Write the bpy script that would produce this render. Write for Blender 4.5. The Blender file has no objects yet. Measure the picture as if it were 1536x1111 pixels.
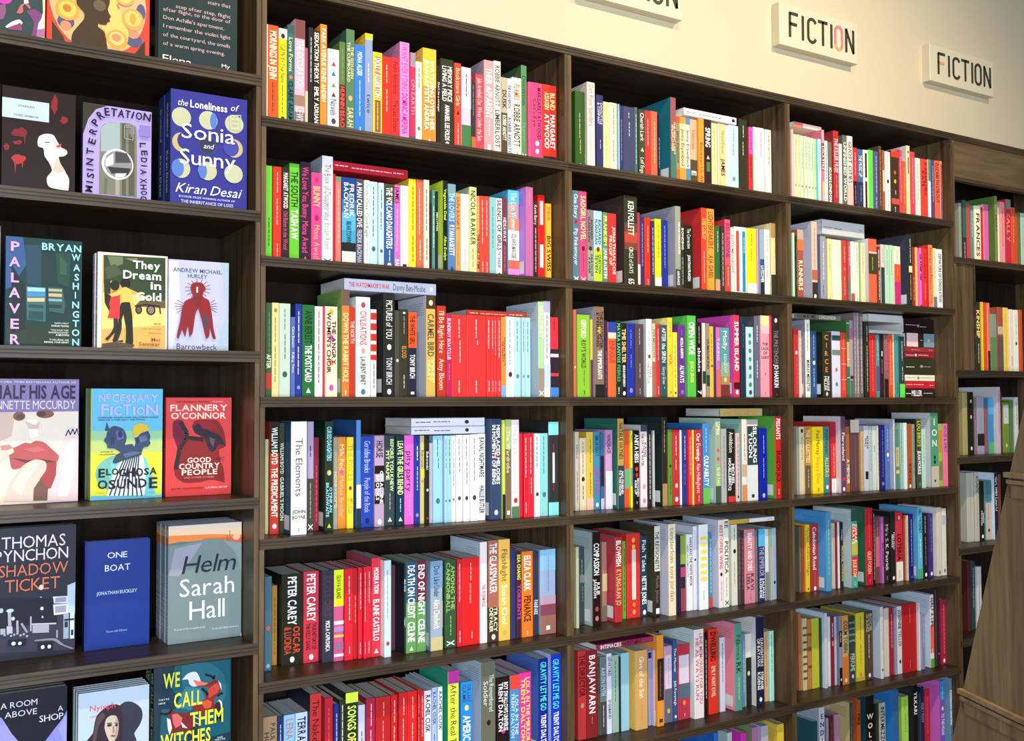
import bpy, math, random
from mathutils import Matrix, Vector
random.seed(7)
SC = bpy.context.scene
COL = SC.collection

# ---------------------------------------------------------------- camera
ZO = 2.48                                   # height of the bookcases
FPX = 1500.0
YAW, PITCH, ROLL = 0.5571, 0.0330, -0.0031
CAM = Vector((-0.6879, -2.108, -0.9309 + ZO))
cy_, sy_, cp_, sp_, cr_, sr_ = math.cos(YAW), math.sin(YAW), math.cos(PITCH), math.sin(PITCH), math.cos(ROLL), math.sin(ROLL)
FWD = Vector((sy_*cp_, cy_*cp_, sp_))
_r = Vector((cy_, -sy_, 0)); _u = _r.cross(FWD)
RIGHT = _r*cr_ + _u*sr_
UP = _u*cr_ - _r*sr_
cd = bpy.data.cameras.new('camera'); cam = bpy.data.objects.new('camera', cd); COL.objects.link(cam)
cd.sensor_width = 36.0; cd.lens = 36.0*FPX/1536.0; cd.clip_start = 0.05; cd.clip_end = 60
cam.matrix_world = Matrix(((RIGHT.x, UP.x, -FWD.x, CAM.x), (RIGHT.y, UP.y, -FWD.y, CAM.y), (RIGHT.z, UP.z, -FWD.z, CAM.z), (0, 0, 0, 1)))
SC.camera = cam

# ---------------------------------------------------------------- view, world, lights
SC.view_settings.view_transform = 'Standard'
SC.view_settings.look = 'None'
SC.view_settings.gamma = 1.0
SC.view_settings.use_curve_mapping = False
SC.view_settings.exposure = -0.10
wd = bpy.data.worlds.new('world'); SC.world = wd; wd.use_nodes = True
wd.node_tree.nodes['Background'].inputs[0].default_value = (0.62, 0.78, 1.0, 1)
wd.node_tree.nodes['Background'].inputs[1].default_value = 0.07

def lamp(name, kind, loc, target, energy, color, **kw):
    l = bpy.data.lights.new(name, kind); l.energy = energy; l.color = color
    for k, v in kw.items(): setattr(l, k, v)
    o = bpy.data.objects.new(name, l); COL.objects.link(o); o.location = loc
    o.rotation_euler = (Vector(target) - Vector(loc)).to_track_quat('-Z', 'Y').to_euler()
    return o
WARM = (1.0, 0.81, 0.55)
lamp('track_spot', 'SPOT', (-0.75, -1.55, ZO+1.30), (-0.60, 0.0, 1.55), 128, WARM, spot_size=math.radians(100), spot_blend=0.8, shadow_soft_size=0.04)
lamp('track_spot', 'SPOT', (0.55, -1.55, ZO+1.30), (0.70, 0.0, 1.70), 140, WARM, spot_size=math.radians(104), spot_blend=0.8, shadow_soft_size=0.04)
lamp('track_spot', 'SPOT', (2.05, -1.55, ZO+1.25), (2.05, 0.0, 1.75), 190, WARM, spot_size=math.radians(100), spot_blend=0.9, shadow_soft_size=0.04)
lamp('window_daylight', 'AREA', (-0.7, -4.4, 1.45), (2.0, 0.0, 0.75), 345, (0.78, 0.89, 1.0), shape='RECTANGLE', size=2.6, size_y=2.0)

# ---------------------------------------------------------------- pixel -> place
def ray(px, py): return FWD + RIGHT*((px-768.0)/FPX) + UP*((555.5-py)/FPX)
def on_y(px, py, y):
    d = ray(px, py); t = (y-CAM.y)/d.y
    p = CAM + d*t; return p.x, p.z
def on_z(px, py, z):
    d = ray(px, py); t = (z-CAM.z)/d.z
    return CAM + d*t

# ---------------------------------------------------------------- materials
def lin(c): return c/12.92 if c <= 0.04045 else ((c+0.055)/1.055)**2.4
def rgb(h): return tuple(int(ch, 16)/15.0 for ch in h)
MATS = {}
def new_mat(name, rough=0.5, spec=0.5):
    m = bpy.data.materials.new(name); m.use_nodes = True
    b = m.node_tree.nodes['Principled BSDF']; b.inputs['Roughness'].default_value = rough
    b.inputs['Specular IOR Level'].default_value = spec
    return m, m.node_tree.nodes, m.node_tree.links, b
def ink(h, sat=1.0):
    """printed card of one colour, with a faint paper mottling"""
    if h in MATS: return MATS[h]
    m, N, L, b = new_mat('print_'+h, 0.42, 0.14)
    c = [lin(v)*0.88+0.002 for v in rgb(h)]
    no = N.new('ShaderNodeTexNoise'); no.inputs['Scale'].default_value = 26; no.inputs['Detail'].default_value = 3
    mx = N.new('ShaderNodeMix'); mx.data_type = 'RGBA'
    tc = N.new('ShaderNodeTexCoord'); L.new(tc.outputs['Object'], no.inputs['Vector'])
    mx.inputs['A'].default_value = (*[v*0.93 for v in c], 1); mx.inputs['B'].default_value = (*[min(1, v*1.06) for v in c], 1)
    L.new(no.outputs['Fac'], mx.inputs['Factor']); L.new(mx.outputs['Result'], b.inputs['Base Color'])
    MATS[h] = m; return m
def paper():
    if 'paper' in MATS: return MATS['paper']
    m, N, L, b = new_mat('page_edges', 0.8, 0.2)
    tc = N.new('ShaderNodeTexCoord'); mp = N.new('ShaderNodeMapping'); mp.inputs['Scale'].default_value = (900, 6, 40)
    no = N.new('ShaderNodeTexNoise'); no.inputs['Scale'].default_value = 1.0; no.inputs['Detail'].default_value = 2
    cr = N.new('ShaderNodeValToRGB'); cr.color_ramp.elements[0].color = (0.55, 0.53, 0.48, 1); cr.color_ramp.elements[1].color = (0.86, 0.83, 0.76, 1)
    cr.color_ramp.elements[0].position = 0.3; cr.color_ramp.elements[1].position = 0.7
    L.new(tc.outputs['Object'], mp.inputs['Vector']); L.new(mp.outputs['Vector'], no.inputs['Vector']); L.new(no.outputs['Fac'], cr.inputs['Fac']); L.new(cr.outputs['Color'], b.inputs['Base Color'])
    MATS['paper'] = m; return m
def wood(name, dark, light, grain, rough=0.38, spec=0.3):
    """stained plywood; grain = axis along which the fibres run"""
    m, N, L, b = new_mat(name, rough, spec)
    tc = N.new('ShaderNodeTexCoord'); mp = N.new('ShaderNodeMapping')
    mp.inputs['Scale'].default_value = [(1.6 if i == grain else 26) for i in range(3)]
    n1 = N.new('ShaderNodeTexNoise'); n1.inputs['Scale'].default_value = 1.4; n1.inputs['Detail'].default_value = 7; n1.inputs['Roughness'].default_value = 0.62; n1.inputs['Distortion'].default_value = 0.6
    n2 = N.new('ShaderNodeTexNoise'); n2.inputs['Scale'].default_value = 3.2; n2.inputs['Detail'].default_value = 4
    cr = N.new('ShaderNodeValToRGB'); cr.color_ramp.elements[0].position = 0.28; cr.color_ramp.elements[1].position = 0.74
    cr.color_ramp.elements[0].color = (*dark, 1); cr.color_ramp.elements[1].color = (*light, 1)
    mx = N.new('ShaderNodeMix'); mx.data_type = 'RGBA'; mx.blend_type = 'MULTIPLY'; mx.inputs['Factor'].default_value = 0.55
    c2 = N.new('ShaderNodeValToRGB'); c2.color_ramp.elements[0].position = 0.3; c2.color_ramp.elements[1].position = 0.7
    c2.color_ramp.elements[0].color = (0.55, 0.5, 0.45, 1); c2.color_ramp.elements[1].color = (1.15, 1.12, 1.05, 1)
    bp = N.new('ShaderNodeBump'); bp.inputs['Strength'].default_value = 0.12; bp.inputs['Distance'].default_value = 0.002
    L.new(tc.outputs['Object'], mp.inputs['Vector']); L.new(mp.outputs['Vector'], n1.inputs['Vector']); L.new(tc.outputs['Object'], n2.inputs['Vector'])
    L.new(n1.outputs['Fac'], cr.inputs['Fac']); L.new(n2.outputs['Fac'], c2.inputs['Fac'])
    L.new(cr.outputs['Color'], mx.inputs['A']); L.new(c2.outputs['Color'], mx.inputs['B']); L.new(mx.outputs['Result'], b.inputs['Base Color'])
    L.new(n1.outputs['Fac'], bp.inputs['Height']); L.new(bp.outputs['Normal'], b.inputs['Normal'])
    return m
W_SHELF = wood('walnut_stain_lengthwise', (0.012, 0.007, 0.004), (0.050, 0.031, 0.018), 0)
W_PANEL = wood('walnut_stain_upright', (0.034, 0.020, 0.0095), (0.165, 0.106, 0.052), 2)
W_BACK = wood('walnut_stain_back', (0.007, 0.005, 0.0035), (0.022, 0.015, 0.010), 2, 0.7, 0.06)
W_EDGE = wood('ply_edge_stain', (0.022, 0.014, 0.008), (0.085, 0.058, 0.034), 0, 0.45)
W_STAND = wood('birch_ply_brown_stain', (0.12, 0.084, 0.042), (0.40, 0.30, 0.165), 2, 0.42)
W_FASCIA = wood('walnut_stain_fascia', (0.075, 0.050, 0.026), (0.15, 0.102, 0.055), 0, 0.5)
W_LEDGE = wood('pale_ply_edge', (0.20, 0.13, 0.06), (0.50, 0.36, 0.20), 1, 0.4)

# ---------------------------------------------------------------- mesh bags
class Bag:
    def __init__(s): s.v = []; s.f = []; s.m = []; s.mats = []
    def mi(s, mat):
        if mat not in s.mats: s.mats.append(mat)
        return s.mats.index(mat)
    def poly(s, pts, mat):
        n = len(s.v); s.v += [tuple(p) for p in pts]; s.f.append(tuple(range(n, n+len(pts)))); s.m.append(s.mi(mat))
    def tris(s, verts, faces, mat):
        n = len(s.v); k = s.mi(mat); s.v += verts
        for f in faces: s.f.append(tuple(i+n for i in f)); s.m.append(k)
    def prism(s, prof, a0, a1, mat, axis=2):
        """profile (two coordinates) swept along an axis: axis 2: (x,y), axis 0: (y,z), axis 1: (x,z)"""
        def P(p, a): return (p[0], p[1], a) if axis == 2 else ((a, p[0], p[1]) if axis == 0 else (p[0], a, p[1]))
        n = len(s.v); k = len(prof); s.v += [P(p, a0) for p in prof] + [P(p, a1) for p in prof]; mi = s.mi(mat)
        flip = axis == 1
        for i in range(k):
            j = (i+1) % k; q = (n+i, n+j, n+k+j, n+k+i); s.f.append(q[::-1] if flip else q); s.m.append(mi)
        a = tuple(range(n+k-1, n-1, -1)); b = tuple(range(n+k, n+2*k))
        s.f += [a[::-1], b[::-1]] if flip else [a, b]; s.m += [mi, mi]
    def box(s, x0, x1, y0, y1, z0, z1, mat): s.prism([(x0, y0), (x1, y0), (x1, y1), (x0, y1)], z0, z1, mat)
    def build(s, name, parent=None, loc=None, xf=None, recalc=False):
        vs = [xf(p) for p in s.v] if xf else s.v
        me = bpy.data.meshes.new(name); me.from_pydata(vs, [], s.f)
        for m in s.mats: me.materials.append(m)
        me.polygons.foreach_set('material_index', s.m); me.update()
        o = bpy.data.objects.new(name, me); COL.objects.link(o)
        if parent: o.parent = parent
        if loc: o.location = loc
        return o
    def absorb(s, other, off, xf=None):
        n = len(s.v); mm = [s.mi(m) for m in other.mats]
        for p in other.v:
            q = xf(p) if xf else p
            s.v.append((q[0]+off[0], q[1]+off[1], q[2]+off[2]))
        s.f += [tuple(i+n for i in f) for f in other.f]; s.m += [mm[i] for i in other.m]
def root(name, loc, label=None, cat=None, group=None):
    o = bpy.data.objects.new(name, None); COL.objects.link(o); o.location = loc; o.empty_display_size = 0.05
    tag(o, label, cat, group); return o
def tag(o, label=None, cat=None, group=None, kind=None):
    if label: o['label'] = label
    if cat: o['category'] = cat
    if group: o['group'] = group
    if kind: o['kind'] = kind

# ---------------------------------------------------------------- lettering
GLY = {}
def glyph(ch, bold):
    k = (ch, bold)
    if k in GLY: return GLY[k]
    cu = bpy.data.curves.new('glyph', 'FONT'); cu.body = ch; cu.size = 1.0; cu.resolution_u = 2; cu.offset = 0.022 if bold else 0.0
    ob = bpy.data.objects.new('glyph', cu); COL.objects.link(ob)
    dg = bpy.context.evaluated_depsgraph_get(); me = ob.evaluated_get(dg).to_mesh()
    vs = [(v.co.x, v.co.y) for v in me.vertices]; fs = [tuple(p.vertices) for p in me.polygons]
    ob.evaluated_get(dg).to_mesh_clear(); bpy.data.objects.remove(ob); bpy.data.curves.remove(cu)
    x0 = min((v[0] for v in vs), default=0); x1 = max((v[0] for v in vs), default=0.3)
    GLY[k] = ([(x-x0, y) for x, y in vs], fs, x1-x0); return GLY[k]
def layout(txt, bold=None, gap=0.075):
    if bold is None: bold = txt.upper() == txt
    x = 0.0; V = []; F = []
    for ch in txt:
        if ch == ' ': x += 0.26; continue
        vs, fs, w = glyph(ch, bold); n = len(V)
        V += [(a+x, b) for a, b in vs]; F += [tuple(i+n for i in f) for f in fs]; x += w+gap
    return V, F, max(x-gap, 0.01)
CAP = 0.70     # cap height of the face at size 1

# ---------------------------------------------------------------- spine decoration
def spine_art(bag, toks, w, h, y0=0.0):
    """toks drawn on the spine face y=y0 (x 0..w, z 0..h, top = h)"""
    lay = 1
    for t in toks:
        kind = t[0]
        if kind == '!': continue
        yy = y0 - 0.00018*lay; lay += 1
        if kind == 'h' or kind not in '=@^_':
            hor = kind == 'h' and len(t) > 4 and t[4] == ':'
            tt = t[1:] if hor else t
            col, rest = tt.split(':', 1); txt, rng = rest.rsplit(' ', 1); a, b = [float(q)/100 for q in rng.split('-')]
            lines = txt.split('/'); mat = ink(col)
            if hor:
                lh = (b-a)*h/len(lines)
                for i, ln in enumerate(lines):
                    V, F, W = layout(ln, True); cap = lh*0.60; sx = min(cap/CAP*1.15, w*0.84/W); sz = cap/CAP
                    if len(ln) > 1 and sz > sx*1.7: sz = sx*1.7
                    xc = (w-W*sx)/2; zb = h-a*h-(i+0.5)*lh-CAP*sz/2
                    bag.tris([(xc+p*sx, yy, zb+q*sz) for p, q in V], F, mat)
            else:
                n = len(lines); band = w*0.80/n; L = (b-a)*h
                for i, ln in enumerate(lines):
                    V, F, W = layout(ln); cap = min(band*(0.72 if n == 1 else 0.80), 0.016)
                    if ln.upper() == ln and n == 1: cap = min(band*0.82, 0.020)
                    sz = cap/CAP; sx = L/W
                    if sx > sz*1.25: sx = sz*1.25
                    if sx < sz*0.5: sz = sx/0.5
                    xb = w*0.5 + w*0.80/2 - band*(i+0.5) - CAP*sz/2
                    z0 = h-a*h-(L-W*sx)/2
                    bag.tris([(min(max(xb+q*sz, 0.0003), w-0.0003), yy, z0-p*sx) for p, q in V], F, mat)
            continue
        body = t[1:]; col = body[:3]; rest = body[3:].strip()
        mat = ink(col)
        if kind == '=':
            fw = 1.0
            if '~' in rest: rest, q = rest.split('~'); fw = float(q)
            a, b = [float(q)/100 for q in rest.split('-')]; m = w*(1-fw)/2+ (0.0002 if fw == 1 else 0)
            bag.poly([(m, yy, h*(1-b)), (w-m, yy, h*(1-b)), (w-m, yy, h*(1-a)), (m, yy, h*(1-a))], mat)
        elif kind == '_':
            a, b = [float(q)/100 for q in rest.split('-')]; z = h*(1-a); ze = h*(1-b); bw = min(w*0.16, 0.0022)
            rr = random.Random(len(toks)*31+int(a*100))
            xc = w*0.5+ (rr.random()-0.5)*w*0.1
            while z > ze+0.003:
                l = min(rr.uniform(0.006, 0.017), z-ze)
                bag.poly([(xc-bw/2, yy, z-l), (xc+bw/2, yy, z-l), (xc+bw/2, yy, z), (xc-bw/2, yy, z)], mat); z -= l+0.0022
        elif kind in '@^':
            p = float(rest)/100; r = min(w*0.24, 0.0055); zc = min(max(h*(1-p), r*1.3+0.0006), h-r*1.3-0.0006)
            if kind == '@': pts = [(w/2+r*math.cos(q*math.pi/6), yy, zc+1.25*r*math.sin(q*math.pi/6)) for q in range(12)]
            else: pts = [(w/2-r, yy, zc-r), (w/2+r, yy, zc-r), (w/2, yy, zc+r)]
            bag.poly(pts, mat)

def book_bags(w, h, D, col, back, toks, prot, pages_in=0.0):
    """upright book, spine towards -y: cover bag and page bag"""
    t = min(0.0012, w*0.12); c = min(0.0016, w*0.2)
    cov = Bag(); pg = Bag()
    cm = ink(col); bm = ink(back)
    outer = [(0, D), (0, c), (c*0.35, c*0.35), (c, 0), (w-c, 0), (w-c*0.35, c*0.35), (w, c), (w, D), (w-t, D), (w-t, c+t), (t, c+t), (t, D)]
    cov.prism(outer, 0, h, bm)
    n = len(cov.v)
    # the spine strip in the spine's own colour
    sm = cov.mi(cm)
    for i in (1, 2, 3, 4, 5): cov.m[i] = sm
    spine_art(cov, toks, w, h)
    if prot:
        lum = sum(rgb(back))/3; inkc = ''.join('%x' % int(15*(v*0.72 if lum > 0.5 else v*0.75+0.18)+0.5) for v in rgb(back))
        wm = ink('eee'); x = -0.0002
        if lum < 0.82:
            cov.poly([(x, 0.045, 0.010), (x, 0.010, 0.010), (x, 0.010, 0.042), (x, 0.045, 0.042)], wm)
        z = h*0.93; mt = ink(inkc)
        for i in range(6):
            l = random.uniform(0.05, 0.085)
            cov.poly([(x, 0.014+l, z-0.0011), (x, 0.014, z-0.0011), (x, 0.014, z), (x, 0.014+l, z)], mt); z -= 0.0055
    pg.box(t*1.02, w-t*1.02, c+t*1.05, D-0.0015, 0.0004, h-0.0009, paper())
    return cov, pg

# ---------------------------------------------------------------- colour words for the labels
def cname(h):
    r, g, b = rgb(h); mx, mn = max(r, g, b), min(r, g, b); l = (mx+mn)/2; d = mx-mn
    if d < 0.11:
        if l > 0.82: return 'white'
        if l > 0.62: return 'pale grey'
        if l > 0.40: return 'grey'
        if l > 0.24: return 'dark grey'
        return 'black'
    if mx < 0.22: return 'black'
    hue = (60*((g-b)/d % 6) if mx == r else 60*((b-r)/d+2) if mx == g else 60*((r-g)/d+4)) % 360
    s = d/mx
    if hue < 14 or hue >= 345:
        if s < 0.35: return 'dusty pink' if l > 0.5 else 'brown'
        if l > 0.68: return 'salmon pink'
        return 'dark red' if mx < 0.62 else 'red'
    if hue < 40:
        if s < 0.25: return 'cream' if l > 0.7 else 'taupe' if l > 0.35 else 'dark brown'
        if mx < 0.5: return 'brown'
        return 'orange' if s > 0.6 else 'tan' if l < 0.75 else 'cream'
    if hue < 68:
        if l > 0.78 and s < 0.45: return 'cream'
        if mx > 0.75: return 'yellow' if s > 0.6 else 'pale yellow'
        return 'mustard' if s > 0.5 else 'olive brown'
    if hue < 165:
        if s < 0.22: return 'pale mint' if l > 0.6 else 'grey green'
        if mx > 0.6 and hue < 100 and s > 0.5: return 'lime green'
        return 'green' if mx > 0.4 else 'dark green'
    if hue < 195: return 'pale aqua' if l > 0.65 else 'teal'
    if hue < 258:
        if l > 0.68: return 'pale blue'
        return 'navy blue' if mx < 0.5 else 'blue'
    if hue < 292: return 'lilac' if l > 0.6 else 'purple'
    if hue < 345:
        if mx < 0.62: return 'plum' 
        return 'pink'
    return 'red'
ORD = 'zeroth first second third fourth fifth sixth seventh eighth ninth tenth eleventh twelfth thirteenth fourteenth fifteenth sixteenth seventeenth eighteenth nineteenth twentieth'.split()
def ordw(n):
    if n <= 20: return ORD[n]
    tens = {2: 'twenty', 3: 'thirty', 4: 'forty'}
    return tens[n//10]+'-'+ORD[n % 10] if n % 10 else {30: 'thirtieth', 40: 'fortieth'}[n]
ROWN = {1: 'top', 2: 'second', 3: 'third', 4: 'fourth', 5: 'fifth', 6: 'sixth', 7: 'seventh'}
CASEN = {1: 'first bookcase', 2: 'second bookcase', 3: 'third bookcase', 4: 'fourth bookcase', 5: 'fifth bookcase'}
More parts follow.
